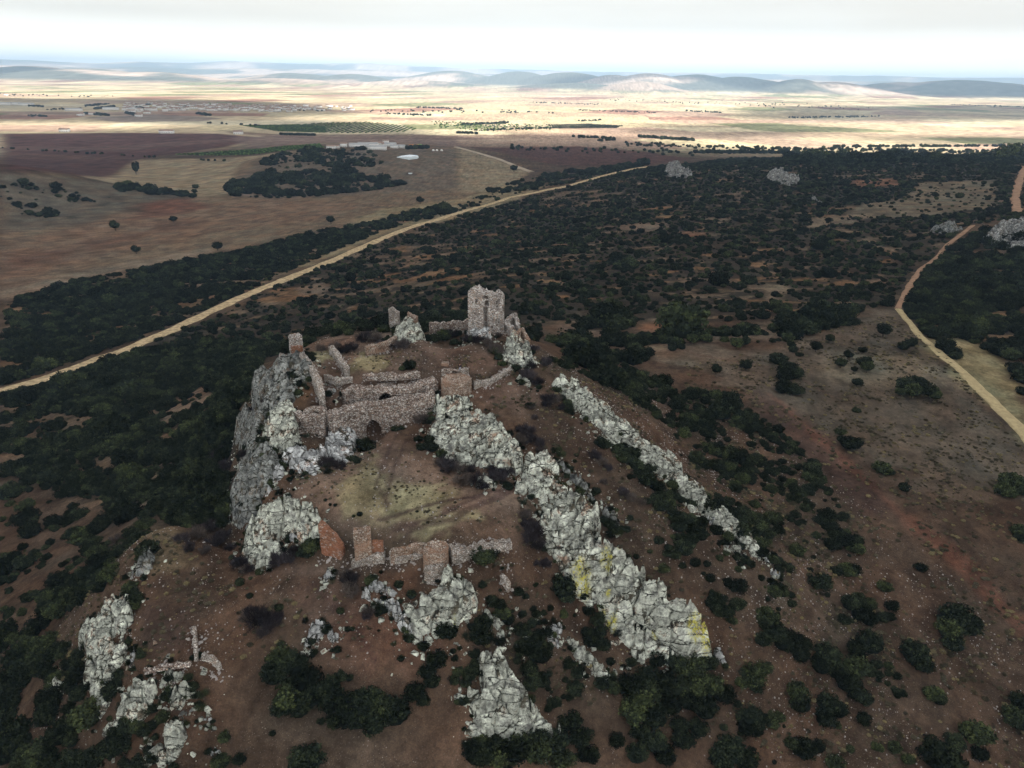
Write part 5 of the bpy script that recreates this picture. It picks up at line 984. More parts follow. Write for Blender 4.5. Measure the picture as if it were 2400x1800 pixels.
place(Dd,'leaf',[(450,800,60),(380,880,70),(430,930,60),(330,840,40),(500,870,50),(380,1010,60),(420,1090,60),(530,790,40),(640,980,50),(700,1050,50),(860,600,40),(610,660,40),(480,650,30),(430,660,35),(350,660,28),(520,620,30),(690,1150,60)],'bush in the low scrub between the rock ribs','scrub between the rock ribs')
place(F6,'leaf',[(550,700,95),(600,790,85),(640,850,75),(700,830,70)],'big dark bush on the scree below the white boulder','big bushes on the scree')
place(F6,'leaf',[(885,460,70)],'round dark bush on the slope right of the outer rib end','round bush on the right slope')
place(F6,'leaf',[(740,260,55),(620,120,45),(540,120,35),(480,30,45),(620,40,40),(590,280,32),(400,310,45),(440,340,35),(360,370,30),(80,330,40),(155,340,25),(350,480,65),(290,460,40),(640,490,40),(700,535,30),(200,560,60),(240,640,60),(350,600,60),(180,430,40)],'bush scattered on the stony slope around the end of the outer rib','bushes around the end of the rib')
place(F6,'leaf',[(1000,160,60),(960,210,60),(1060,190,65),(1130,180,45),(860,150,35),(980,90,40),(1060,380,60),(1110,375,50),(1000,380,45)],'bush in the scrub strip beside the reddish trail','bushes beside the reddish trail')
place(F6,'leaf',[(1310,490,48),(1350,610,45),(1290,680,45),(1340,680,40),(1080,600,60),(1150,660,70),(1200,700,60),(1050,700,50),(1200,860,90),(1130,900,80),(930,940,90),(890,1000,70),(1000,1040,80),(1110,1010,90),(1060,1110,80),(1130,1180,70),(1180,1220,45)],'dark bush in the winding thicket at the lower right slope','winding thicket')
place(F6,'leaf',[(740,1180,80),(760,1250,70),(940,1260,85),(920,1340,70),(1000,1290,60),(570,1350,65),(620,1330,45),(780,1540,80),(870,1520,50),(700,1500,50),(1260,1520,38),(1370,1530,45),(300,1540,100),(390,1600,90),(250,1600,80),(1390,1190,22),(990,1640,60)],'separate dark bush on the brown slope at the lower edge','bushes on the lower brown slope')
place(F6,'leaf',[(1770,700,110),(1720,760,90),(1830,740,90),(1750,860,70)],'largest dark holm oak bush beside the reddish trail','largest bush by the trail')
place(F6,'leaf',[(1500,930,80),(1540,990,70),(1470,880,50),(1620,1180,65),(1660,1220,45)],'dark bush pair near the reddish trail','bush pair')
place(F6,'leaf',[(1890,1440,90),(1760,1500,60),(1920,1570,50),(1660,1600,110),(1730,1640,90),(2170,1350,90),(2190,1250,60),(2170,130,50),(2190,170,40),(1540,360,40)],'dark bush at the lower edge beyond the reddish trail','bushes beyond the reddish trail')
place(E,'leaf',[(850,500,55),(890,560,65),(880,600,50)],'round dark bush at the top of the upright rock spine','bush above the rock spine')
place(E,'leaf',[(650,330,80),(720,400,80),(600,430,80),(660,480,70),(540,460,70),(480,560,80),(390,450,70),(300,570,55),(400,640,80),(300,700,80),(230,770,80),(320,850,70),(200,860,80),(100,950,80),(240,960,70),(380,900,60),(60,1080,90),(160,1030,70)],'dark oak bush in the belt below the terrace cliff','oak belt below the terrace')
place(E,'leaf',[(530,530,42)],'lighter olive green bush inside the dark oak belt','lighter bush in the belt')
place(E,'leaf',[(520,960,55),(540,1050,60),(480,1110,70),(520,1180,60),(730,1150,60),(700,1080,50),(780,1050,45),(740,740,38),(800,720,25),(780,930,30),(870,1010,25),(910,1080,35),(970,1050,25),(1040,1020,25),(1100,1140,30),(1000,1100,30),(1200,1190,25),(610,780,35)],'small dark bush between the rocks of the upright spine','bushes between the spine rocks')
place(E,'leaf',[(820,1400,60),(760,1440,65),(860,1340,50),(900,1400,50),(1060,1330,50),(990,1380,45),(800,1500,70),(720,1540,70),(1000,1590,50),(900,1630,70),(620,1600,90),(500,1620,90),(400,1440,90),(480,1370,60),(320,1500,80),(270,1600,90),(120,1450,90),(40,1350,90),(60,1560,100),(160,1600,80),(60,1230,80),(1000,1270,40)],'dark bush on the lower left flank under the layered ledge','bushes on the lower flank')
place(E,'leaf',[(1620,540,28),(1810,620,32),(1280,930,32),(1250,945,22),(1820,850,28),(2080,1350,30),(1770,1430,25),(1440,1620,60),(1560,1600,45),(2000,1600,110),(1950,1640,80)],'small bush alone on the stony brown slope','lone small bushes')
place(E,'leaf',[(80,440,32),(240,290,32),(160,550,32),(330,200,28),(430,160,30),(270,350,30),(30,630,26),(590,160,25),(640,60,35),(20,370,30),(150,230,30),(450,60,35),(360,110,30),(180,390,20),(430,330,18),(560,270,28)],'small bush dotted on the tan slope at the left edge','bushes on the tan slope')
place(E,'twig',[(1180,170,50),(1230,230,50),(1280,150,60),(1350,100,60),(1400,200,60),(1330,250,50),(1450,150,50),(1500,230,45),(1580,330,50),(1620,370,40),(760,180,50),(800,230,50)],'bare dark shrub behind the bare terrace','bare shrubs behind the terrace')
place(F5,'tree',[(62,560,42),(150,550,38),(350,590,48),(400,575,42),(400,530,24),(485,562,14),(215,755,42),(408,730,50),(860,610,45),(820,500,26),(700,490,42),(582,560,24),(948,552,33),(740,400,32),(575,355,30),(675,385,24),(580,310,24),(530,320,22),(635,265,16),(630,300,14),(425,375,25),(365,380,32)],'round holm oak standing apart in the pale pasture','oaks in the pale pasture')
place(F5,'tree',[(1295,510,50)],'round oak alone nearest the bend of the track','oak at the track bend')
place(F5,'tree',[(1420,610,40),(1470,590,42)],'wide double-crowned oak on the pasture beside the verge','double oak')
place(F5,'tree',[(1162,625,30),(1068,660,34),(1020,715,42),(1170,715,50),(1190,745,42),(1110,745,25)],'oak in the ring around a patch of grey stones','oak ring')
place(F5,'tree',[(1125,835,40)],'small round oak below the ring of oaks','small round oak')
place(F5,'tree',[(1430,870,60),(1500,850,62),(1550,890,60),(1600,910,55),(1630,930,40),(1480,910,55),(1400,900,30)],'crown in the long clump of oaks in mid pasture','long oak clump')
place(F5,'leaf',[(620,680,65),(680,740,70),(720,770,65),(650,780,60),(660,840,60),(720,870,65),(640,870,50),(705,575,32),(715,610,35),(755,640,28),(600,650,40)],'oak bush in the dense column below the pasture trees','dense column of oaks')
place(F5,'leaf',[(1020,1140,38),(1080,1220,65),(1120,1220,50),(1030,1190,35),(1290,1380,60),(1330,1400,40),(1435,1505,40),(1120,998,32),(2120,1480,65),(2180,1510,75),(2090,1530,60)],'dark bush scattered on the mottled brown pasture','bushes on the mottled pasture')
place(F5,'leaf',[(1650,500,60),(1700,490,50),(1700,570,60),(1740,620,55),(1760,650,42),(1680,590,50),(1620,520,40),(1780,500,60)],'dark bush beside the verge of the track','bushes beside the verge')
place(F5,'leaf',[(2050,620,70),(2120,650,70),(2160,740,65),(2200,800,60),(2110,580,60),(2190,640,60),(2030,580,50),(2200,880,40)],'dark oak scrub at the right edge of the dry grass','scrub at the right edge')
for (u, v, s_) in ((250,498,11),(375,480,8),(295,548,10),(471,541,12),(715,484,9),(908,440,9),(424,410,7),(421,419,6),(1110,371,9)):
    X, Y = hit([u], [v]); X, Y = float(X[0]), float(Y[0]); rad = s_ * math.hypot(X, Y) / FPX
    plant('tree', X, Y, rad, {250:'oak standing by itself in the ploughed field, middle one of three in a row',375:'smallest oak standing by itself high in the ploughed field',295:'oak standing by itself lowest in the ploughed field',471:'big oak at the edge of the field and the dark scrub',715:'single oak where the field edge meets the grassy strip',908:'single oak in the grassy strip above the pale road',424:'round oak at the tip of the dotted tree line',421:'small oak under the tip of the dotted tree line',1110:'single oak by the lane bend'}[u], None)
    HAND.append((X, Y, rad))
for i, (u, v) in enumerate(((293,375),(298,372),(295,377))):
    X, Y = hit([u], [v]); X, Y = float(X[0]), float(Y[0])
    o = plant('tree', X, Y, 3.2, ['left', 'right', 'middle'][i] + ' tall narrow dark tree in the little clump on the pale stubble', 'clump of narrow trees'); o.scale.z = 8

ORD = 'first second third fourth fifth sixth seventh eighth ninth tenth eleventh twelfth thirteenth fourteenth fifteenth sixteenth seventeenth eighteenth nineteenth twentieth'.split()
ev = sorted([q for q in SPEC if q[0] == 'leaf'], key=lambda q: -q[3] / math.sqrt(q[1] ** 2 + q[2] ** 2 + 60 ** 2))
EXTRA = ev[292:]; drop = set(id(q) for q in EXTRA)
groups = {}
for q in SPEC:
    if id(q) not in drop: groups.setdefault(q[5], []).append(q)
for g_, qs in groups.items():
    qs.sort(key=lambda q: q[6])
    for i, q in enumerate(qs):
        lab = q[4]
        if len(qs) == 2: lab += ', the ' + ('left' if i == 0 else 'right') + ' one'
        elif len(qs) > 2:
            lab += ', leftmost' if i == 0 else (', rightmost' if i == len(qs) - 1 else (', %s from left' % ORD[i] if i < 20 else ', %s from right' % ORD[len(qs) - 1 - i]))
        if len(lab.split()) > 16: print('LONG', len(lab.split()), lab)
        plant(q[0], q[1], q[2], q[3], lab, g_)
# scattered scrub: one mass that nobody could count
def inst_stuff(name, label, P, S, Rz, K, protos, material, cat, sz=None):
    """base mesh = plant shapes + points; geometry nodes set the shapes on the points"""
    Vs, Fs, Ts, Ks = [], [], [], []; b = 0
    for i, key in enumerate(protos):
        V, F_, tone = PRO[key]; V = V + np.array([0, 0, -.03]); Vs.append(V); Fs.append(F_ + b); Ts.append(tone); Ks.append(np.full(len(V), float(i))); b += len(V)
    Vs.append(P); n = len(P)
    kk = np.concatenate(Ks + [np.full(n, 99.)]); V = np.concatenate(Vs)
    z0 = np.zeros(b)
    o = mesh_np(name, V, np.concatenate(Fs), material, False, None, {'tone': np.concatenate(Ts + [np.zeros(n)]), 'which': kk, 'scl': np.concatenate([z0, S]), 'scz': np.concatenate([z0, S if sz is None else sz]), 'rz': np.concatenate([z0, Rz]), 'pick': np.concatenate([z0, K])})
    g = bpy.data.node_groups.new(name + '_nodes', 'GeometryNodeTree')
    g.interface.new_socket('Geometry', in_out='INPUT', socket_type='NodeSocketGeometry'); g.interface.new_socket('Geometry', in_out='OUTPUT', socket_type='NodeSocketGeometry')
    gi = N(g, 'NodeGroupInput'); go = N(g, 'NodeGroupOutput')
    def att(nm):
        a = N(g, 'GeometryNodeInputNamedAttribute'); a.data_type = 'FLOAT'; a.inputs[0].default_value = nm; return a.outputs[0]
    def sep(lo, hi):
        c1 = N(g, 'FunctionNodeCompare', data_type='FLOAT', operation='LESS_THAN'); g.links.new(att('which'), c1.inputs[0]); c1.inputs[1].default_value = hi
        c2 = N(g, 'FunctionNodeCompare', data_type='FLOAT', operation='GREATER_THAN'); g.links.new(att('which'), c2.inputs[0]); c2.inputs[1].default_value = lo
        bl = N(g, 'FunctionNodeBooleanMath', operation='AND'); g.links.new(c1.outputs[0], bl.inputs[0]); g.links.new(c2.outputs[0], bl.inputs[1])
        s = N(g, 'GeometryNodeSeparateGeometry', domain='POINT'); g.links.new(gi.outputs[0], s.inputs[0]); g.links.new(bl.outputs[0], s.inputs[1]); return s.outputs[0]
    j = N(g, 'GeometryNodeJoinGeometry')
    for i in reversed(range(len(protos))):
        q = N(g, 'GeometryNodeGeometryToInstance'); g.links.new(sep(i - .5, i + .5), q.inputs[0]); g.links.new(q.outputs[0], j.inputs[0])
    ip = N(g, 'GeometryNodeInstanceOnPoints'); g.links.new(sep(50, 150), ip.inputs['Points']); g.links.new(j.outputs[0], ip.inputs['Instance'])
    ip.inputs['Pick Instance'].default_value = True
    f2i = N(g, 'FunctionNodeFloatToInt'); g.links.new(att('pick'), f2i.inputs[0]); g.links.new(f2i.outputs[0], ip.inputs['Instance Index'])
    cr = N(g, 'ShaderNodeCombineXYZ'); g.links.new(att('rz'), cr.inputs[2]); g.links.new(cr.outputs[0], ip.inputs['Rotation'])
    cs_ = N(g, 'ShaderNodeCombineXYZ'); g.links.new(att('scl'), cs_.inputs[0]); g.links.new(att('scl'), cs_.inputs[1]); g.links.new(att('scz'), cs_.inputs[2]); g.links.new(cs_.outputs[0], ip.inputs['Scale'])
    g.links.new(ip.outputs[0], go.inputs[0])
    md = o.modifiers.new('scatter', 'NODES'); md.node_group = g
    return tag(o, label, cat, kind='stuff')
def scatter_zone(poly, cover, cl, rmean, seed):
    rg = np.random.default_rng(seed); P = hpoly(poly); b0 = P.min(0); b1 = P.max(0)
    area = np.prod(b1 - b0); n = int(area * 1.7 * (cover ** .5 if cover > .55 else cover) / (math.pi * rmean ** 2)); n = min(n, 110000)
    X = b0[0] + rg.random(n) * (b1[0] - b0[0]); Y = b0[1] + rg.random(n) * (b1[1] - b0[1])
    Z = Zat(X, Y); u, v, dep = project(X, Y, Z)
    inside = sdist(u, v, poly) > -2
    # clearings elongated, at the scale of the photo's bare patches
    zi = seed - 500; nz_ = zone_noise(zi, X, Y); k = inside & ((nz_ > ZTH[zi]) | (rg.random(n) < .07))
    sz_ = rmean * np.exp(rg.normal(size=n) * .42) * (.75 + .5 * sstep(ZTH[zi] - .02, ZTH[zi] + .1, nz_))
    return X[k], Y[k], sz_[k]
allx, ally, alls = [], [], []
for i, (poly, cv, cl, rm) in enumerate(ZONES):
    a, b, c = scatter_zone(poly, cv, cl, rm, 500 + i); allx.append(a); ally.append(b); alls.append(c)
# hill shoulders seen thinly: scattered plants on the open slopes
X = np.concatenate(allx); Y = np.concatenate(ally); S = np.concatenate(alls)
hd = np.array(HAND); keep = np.ones(len(X), bool)
for (rx_, ry_, rw_) in ROADS:
    q = np.where((X > rx_.min() - 9) & (X < rx_.max() + 9) & (Y > ry_.min() - 9) & (Y < ry_.max() + 9))[0]
    for a_ in range(0, len(q), 4000):
        qq = q[a_:a_ + 4000]; dd = np.hypot(X[qq, None] - rx_, Y[qq, None] - ry_) - rw_ * .5 - S[qq, None] * .55
        keep[qq[dd.min(1) < 0]] = False
for cp_ in CLEAR: keep &= ~((sdist(*project(X, Y, Zat(X, Y))[:2], cp_) > 0) & (rng.random(len(X)) > .13))
nearm = np.hypot(X, Y) < 420; idx = np.where(nearm)[0]
for (hx, hy, hr) in hd:
    if math.hypot(hx, hy) < 420: keep[idx[np.hypot(X[idx] - hx, Y[idx] - hy) < hr * .8]] = False
u, v, dep = project(X, Y, Zat(X, Y)); keep &= (u > -150) & (u < 2362) & (v > 0)
X, Y, S = X[keep], Y[keep], S[keep]
# the ones that show largest become things of their own
app = S / np.hypot(X, Y); vis_ok = (u[keep] > 0) & (u[keep] < 2212)
order = np.argsort(-app * vis_ok)
NBUSH = 0
rest = np.ones(len(X), bool)
for q in order[:NBUSH]: rest[q] = False
X, Y, S = X[rest], Y[rest], S[rest]
if EXTRA:
    X = np.append(X, [q[1] for q in EXTRA]); Y = np.append(Y, [q[2] for q in EXTRA]); S = np.append(S, [q[3] for q in EXTRA])
n = len(X)
print('SCRUB', n, 'HAND', len(HAND))
P = np.stack([X, Y, Zat(X, Y) - .1], -1)
inst_stuff('scrub_vegetation', 'dense dark evergreen scrub covering the hillsides around the castle', P, S, rng.random(n) * 6.28, rng.integers(0, 4, n).astype(float), [('leaf', 0), ('leaf', 1), ('leaf', 2), ('leaf', 3)], M['leaf'], 'scrub', S * (.75 + .4 * rng.random(n)))

# ------------------------------------------------------------------ stones strewn on the slopes
def stones(name, label, n, poly, smin, smax, m, seed, nscale=6, thr=.0):
    rg = np.random.default_rng(seed); P = hpoly(poly); b0, b1 = P.min(0), P.max(0)
    X = b0[0] + rg.random(n * 4) * (b1[0] - b0[0]); Y = b0[1] + rg.random(n * 4) * (b1[1] - b0[1])
    k = (sdist(X, Y, P) > 0) & (fbm(X / nscale, Y / nscale, 4, seed) + .2 * rg.normal(size=n * 4) > thr); X = X[k][:n]; Y = Y[k][:n]; n = len(X)
    base = np.array([[-1,-1,-.6],[1,-1,-.6],[1,1,-.6],[-1,1,-.6],[-.7,-.7,.6],[.7,-.7,.6],[.7,.7,.6],[-.7,.7,.6]]) * .5
    s = smin + (smax - smin) * rg.random(n) ** 3.5
    V = base[None] * (s[:, None, None]) * (.6 + .8 * rg.random((n, 8, 3))); a = rg.random(n) * 6.28
    c, q = np.cos(a)[:, None], np.sin(a)[:, None]; V = np.stack([V[..., 0] * c - V[..., 1] * q, V[..., 0] * q + V[..., 1] * c, V[..., 2]], -1)
    V = V + np.stack([X, Y, Zat(X, Y) + s * .12], -1)[:, None]
    f = np.array([[4,5,6,7],[0,1,5,4],[1,2,6,5],[2,3,7,6],[3,0,4,7]]); F_ = (f[None] + np.arange(n)[:, None, None] * 8).reshape(-1, 4)
    return tag(mesh_np(name, V.reshape(-1, 3), F_, m, False), label, 'stones', kind='stuff')
M['stone_light'] = plain_material('loose_pale_stone', (.34, .31, .29), .4, .6)
stones('loose_stones', 'small pale stones strewn over the bare slopes round the castle', 11000, [(40,1659),(150,1300),(480,1150),(520,980),(600,800),(850,700),(1150,740),(1300,820),(1700,1100),(1800,1250),(2000,1659)], .04, .24, M['stone_light'], 61, 4, .08)
stones('scree', 'grey scree in streaks on the slope right of the castle', 8000, [(1180,790),(1350,800),(1700,950),(1950,1150),(2212,1400),(2212,1659),(1500,1659),(1640,1400),(1500,1150)], .05, .26, M['stone_light'], 62, 4, .14)

# ------------------------------------------------------------------ far plain: village, farm, ponds, trees
M['lime_wall'] = plain_material('limewashed_wall', (.86, .84, .8), .08, .05)
M['tile'] = plain_material('weathered_roof', (.42, .3, .24), .2, .1)
M['sheet'] = plain_material('grey_sheet_roof', (.5, .5, .5), .12, .1)
M['orange'] = plain_material('orange_paint', (.6, .26, .08), .1, 1)
M['glass_dark'] = plain_material('dark_opening', (.06, .06, .065), .1, 1)
def boxv(x0, x1, y0, y1, z0, z1): return [(x0,y0,z0),(x1,y0,z0),(x1,y1,z0),(x0,y1,z0),(x0,y0,z1),(x1,y0,z1),(x1,y1,z1),(x0,y1,z1)]
BOXF = [(0,3,2,1),(4,5,6,7),(0,1,5,4),(1,2,6,5),(2,3,7,6),(3,0,4,7)]
HM = {}
def house_meshes(k, L_, W_, H_, pitch, roofm):
    if k in HM: return HM[k]
    V = boxv(-L_/2, L_/2, -W_/2, W_/2, -.5, H_); F_ = list(BOXF)
    V += [(-L_/2, 0, H_ + pitch), (L_/2, 0, H_ + pitch)]; F_[1] = (4, 5, 6, 7); F_ += [(4, 7, 8), (5, 9, 6)]
    wo = mesh_np('wall', V, F_, M['lime_wall'])
    o_ = .35; t = .22; V = []; F2 = []
    for sg in (-1, 1):
        b = len(V); e = sg * (W_/2 + o_); dz = -o_ * pitch / (W_/2)
        V += [(-L_/2-o_, e, H_+dz+.03), (L_/2+o_, e, H_+dz+.03), (L_/2+o_, 0, H_+pitch+.03), (-L_/2-o_, 0, H_+pitch+.03), (-L_/2-o_, e, H_+dz+.03+t), (L_/2+o_, e, H_+dz+.03+t), (L_/2+o_, 0, H_+pitch+.03+t), (-L_/2-o_, 0, H_+pitch+.03+t)]
        F2 += [tuple(q + b for q in f) for f in BOXF]
    ro = mesh_np('roof', V, F2, M[roofm])
    V = []; F3 = []
    for i in range(max(2, int(L_ // 4))):
        cx = -L_/2 + (i + .5) * L_ / max(2, int(L_ // 4))
        b = len(V); hh = 2.1 if i == 0 else 1.2; z0 = 0 if i == 0 else 1.1
        V += boxv(cx - .5, cx + .5, -W_/2 - .04, -W_/2 + .02, z0, z0 + hh); F3 += [tuple(q + b for q in f) for f in BOXF]
    wi = mesh_np('window', V, F3, M['glass_dark'])
    HM[k] = (wo.data, ro.data, wi.data)
    for o in (wo, ro, wi): bpy.data.objects.remove(o)
    return HM[k]
def house(u, v, k, dims, label, group, name='house', cat='house', roofm='tile', rot=None):
    X, Y = hit([u], [v]); X, Y = float(X[0]), float(Y[0])
    a, b, c = house_meshes(k, *dims, roofm)
    root = empty(name, (X, Y, float(Zat(X, Y)))); root.rotation_euler.z = rot if rot is not None else random.choice((0, .2, -.3, 1.57, 1.4, .1))
    for nm, me in (('wall', a), ('roof', b), ('window', c)):
        o = bpy.data.objects.new(nm, me); COL.objects.link(o); o.parent = root
    tag(root, label, cat, group); return root
KD = [(17, 11, 5, 2.4), (14, 10, 7.4, 2), (26, 12, 6, 2.6), (12, 9, 4.4, 1.8), (20, 11, 8, 2.4), (44, 16, 6.5, 2.4)]
rh = random.Random(5)
seg_ = [('in the left quarter of the far village', 270, 360, 225, 243, 38), ('in the second row of the far village', 360, 430, 227, 240, 44), ('in the middle of the far village', 430, 520, 228, 240, 70), ('at the right end of the far village', 520, 640, 230, 242, 80), ('in the thin last part of the far village', 640, 760, 230, 240, 22)]
for (txt, u0, u1, v0, v1, cnt_) in seg_:
    for i in range(cnt_):
        u_ = u0 + (u1 - u0) * rh.random(); v_ = v0 + (v1 - v0) * rh.random()
        k = rh.choice((0, 0, 1, 1, 3, 4, 2))
        house(u_, v_, k, KD[k], 'tiny white house with weathered roof ' + txt, 'village houses ' + txt, roofm='tile')
for i, (u_, v_, lab) in enumerate(((8,227,'long white shed at the far left edge of the plain'), (30,227,'second long white shed from the left edge'), (58,228,'third long white shed before the dark copse'), (160,240,'long white farm shed in front of the village, the left one'), (200,248,'white farmhouse with trees in front of the village'), (240,238,'long white farm shed in front of the village, the middle one'), (290,239,'long white farm shed by the big dark grove'), (318,246,'single white house under the big dark grove'), (300,252,'small white house lowest before the village'), (175,250,'white shed by the grey road bend'), (13,206,'small white building on the bright plain at the left edge'), (140,285,'small white barn beside the dark field, the left one'), (355,288,'low white hut row on the dark field edge'), (366,288,'second white hut on the dark field edge'), (515,290,'tiny white shed at the tip of the dark field'))):
    k = 5 if 'long' in lab else 0
    house(u_, v_, k, KD[k], lab, None, 'shed' if 'shed' in lab else 'house', 'building', 'sheet' if k == 5 else 'tile', .1)
H1 = crop(700, 280)
def H_(x, y): return ((700 + x / 5.53) / 1.085, (280 + y / 5.53) / 1.085)
for (x_, y_, k, lab, rm_) in ((790,360,5,'big farm barn with brown roof at the left of the farmyard','tile'), (900,350,5,'big farm barn with grey sheet roof next to the brown roofed barn','sheet'), (420,378,0,'small white farm building at the edge of the oak wood','tile'), (490,372,3,'tiny white hut between the oak wood and the farm','tile'), (585,358,1,'white house with a little tower left of the farm barns','tile'), (1010,340,2,'long white farm building in the middle of the farmyard','tile'), (1060,330,0,'white farmhouse behind the middle of the farmyard','tile'), (1130,345,0,'white farmhouse between trees in the farmyard','tile'), (1190,350,2,'long white building right of the farmyard middle','sheet'), (1130,315,1,'two storey white farmhouse at the back of the farmyard','tile'), (1240,372,0,'low pale shed in front of the farm trees','sheet'), (1330,372,0,'grey shed at the right end of the farm trees','sheet'), (1000,392,5,'low white wall-like shed in front of the farmyard','sheet')):
    house(*H_(x_, y_), k + 10 * (rm_ == 'sheet'), KD[k], lab, 'farm buildings', 'farm_building', 'building', rm_, .05).scale = (.72, .72, .72)
def low_poly_block(u, v, dims, m, name, label, cat):
    X, Y = hit([u], [v]); X, Y = float(X[0]), float(Y[0]); a, b, c = dims
    V = boxv(-a/2, a/2, -b/2, b/2, -.3, c) + boxv(-a/2 + 1, -a/4, -b/2 - 1.2, -b/2, 0, c * .7) + boxv(a/8, a/2 - .5, -b/2 - 1, -b/2, 0, c * .55); F_ = []
    for i in range(3): F_ += [tuple(q + 8 * i for q in f) for f in BOXF]
    o = mesh_np(name, V, F_, m); o.location = (X, Y, float(Zat(X, Y))); return tag(o, label, cat)
low_poly_block(*H_(1495, 350), (16, 5, 3.2), M['orange'], 'silage_stack', 'orange stack beside the right end of the farm', 'stack')
low_poly_block(*H_(1565, 345), (7, 5, 3), plain_material('green_paint', (.2, .4, .12), .1, 1), 'container', 'small green container beside the orange stack', 'container')
for i, q in enumerate((1745, 1792, 1853)):
    X, Y = hit([H_(q, 408)[0]], [H_(q, 408)[1]]); 
    th = np.linspace(0, 6.283, 12, endpoint=False); V = np.concatenate([np.stack([np.cos(th) * rr, np.sin(th) * rr, np.full(12, zz)], -1) for rr, zz in ((1.8, -.2), (2, .4), (1.9, 1.6), (1.2, 2.3), (.1, 2.6))])
    o = mesh_np('water_tank', V, gridfaces(5, 12, True), M['lime_wall'], True); o.location = (float(X[0]), float(Y[0]), float(Zat(X, Y)[0])); tag(o, ['round white tank nearest the farm pond', 'middle one of three round white tanks', 'round white tank nearest the field corner'][i], 'tank', 'round white tanks')
# ponds
wm, wnt, wb = mat('pond_water'); wb.inputs['Base Color'].default_value = (.5, .55, .56, 1); wb.inputs['Roughness'].default_value = .08; wb.inputs['Specular IOR Level'].default_value = .8
def pond(pts):
    P = hpoly(pts); c = P.mean(0); z = float(Zat(P[:, 0], P[:, 1]).max()) + .6
    n = 48; t = np.linspace(0, len(P), n, endpoint=False); i = t.astype(int); f = (t - i)[:, None]; Q = P[i % len(P)] * (1 - f) + P[(i + 1) % len(P)] * f
    V = np.concatenate([np.c_[Q, np.full(n, z)], np.c_[c[0] + (Q - c) @ np.array([1, 0]) * 1.06, c[1] + (Q - c) @ np.array([0, 1]) * 1.06, np.full(n, z - 2.5)]])
    F_ = [tuple(range(n))] + [(a, a + n, (a + 1) % n + n, (a + 1) % n) for a in range(n)]
    tag(mesh_np('pond_water', V, F_, wm, False), kind='structure')
pond([H_(1272,492), H_(1340,478), H_(1440,474), H_(1520,485), H_(1550,497), H_(1530,508), H_(1430,522), H_(1340,505)])
pond([H_(1418,700), H_(1445,694), H_(1475,700), H_(1460,707), H_(1430,707)])
# trees of the plain, one mass
tx, ty, ts = [], [], []
def belt(u0, v0, u1, v1, n, smin, smax, jv=1.2):
    for i in range(n):
        f = rh.random(); u_ = u0 + (u1 - u0) * f; v_ = v0 + (v1 - v0) * f + rh.gauss(0, jv) * .5
        tx.append(u_); ty.append(v_); ts.append(smin + (smax - smin) * rh.random())
for b_ in ((62,229,95,231,30,5,8), (185,229,215,227,30,6,9), (205,236,250,231,60,6,10), (180,246,235,250,60,6,10), (270,244,300,252,40,6,10), (280,232,330,236,50,6,9), (205,227,235,225,20,5,8), (275,227,345,226,40,5,8,.8), (385,231,425,234,40,6,10), (425,246,455,250,40,6,9), (510,231,550,236,25,5,8), (440,266,560,272,12,5,7,.6), (100,237,190,236,30,4,7), (60,250,100,252,20,4,7), (560,236,700,240,20,4,7), (606,291,680,293,90,5,7,.7), (880,322,925,320,26,6,9,1), (770,325,792,322,14,5,8), (985,288,1032,289,26,5,8,.7), (1235,296,1330,300,40,5,8), (1380,296,1500,304,90,5,9), (1290,305,1330,303,14,5,8), (1500,330,1800,332,200,5,9,1.6), (1600,322,2212,330,260,4,8,4), (1350,312,1600,320,70,4,7,4), (1800,318,2212,316,120,5,8,1), (1000,270,1100,266,60,5,9,1.5), (1020,282,1250,276,60,4,7,1), (1480,240,1560,244,40,5,8), (1250,238,1420,244,60,4,7), (1150,222,1300,226,50,4,8), (1700,255,1900,252,80,5,8,1), (830,246,930,250,40,4,8), (900,232,1000,236,50,4,8), (1250,262,1300,260,20,4,7), (2050,226,2212,232,60,5,8,1.5), (0,320,500,350,30,3,5,1), (800,240,1200,244,60,4,8,3), (1300,215,1900,235,90,4,8,5), (0,205,250,210,30,4,8,3), (1100,320,1500,332,60,4,7,5)):
    belt(*b_)
X, Y = hit(tx, ty); S = np.array(ts) * .55; n = len(X)
inst_stuff('tree_belts', 'far dark trees in belts and rows across the bright plain', np.stack([X, Y, Zat(X, Y) - .3], -1), S, rng.random(n) * 6.28, rng.integers(0, 2, n).astype(float), [('tree', 0), ('tree', 1)], M['leaf'], 'trees', S * 1.1)
# vineyards and olive rows: low crop rows on the plain
def rows(name, label, poly, gap, along, rad, m='leaf', ang=0., jit=.3):
    P = hpoly(poly); c = P.mean(0); ca_, sa_ = math.cos(ang), math.sin(ang); b = np.abs(P - c).max() * 1.5
    gx = np.arange(-b, b, gap); gy = np.arange(-b, b, along); X, Y = np.meshgrid(gx, gy); X = X.ravel(); Y = Y.ravel()
    X, Y = X * ca_ - Y * sa_ + c[0], X * sa_ + Y * ca_ + c[1]; k = sdist(X, Y, P) > 0; X = X[k] + rng.normal(size=k.sum()) * jit; Y = Y[k] + rng.normal(size=k.sum()) * jit; n = len(X)
    inst_stuff(name, label, np.stack([X, Y, Zat(X, Y) - .1], -1), np.full(n, rad) * (.8 + .4 * rng.random(n)), rng.random(n) * 6.28, rng.integers(0, 2, n).astype(float), [('leaf', 0), ('leaf', 2)], M[m], 'crop rows')
M['vine'] = leaf_material('vine_leaves', (.05, .085, .03), (.07, .12, .04), (.1, .15, .06))
rows('orchard_rows', 'regular rows of dark green trees in the orchard on the plain', [(700,266),(790,264),(870,272),(905,279),(870,285),(770,288),(705,287),(640,270)], 12, 7, 2.1, 'vine')
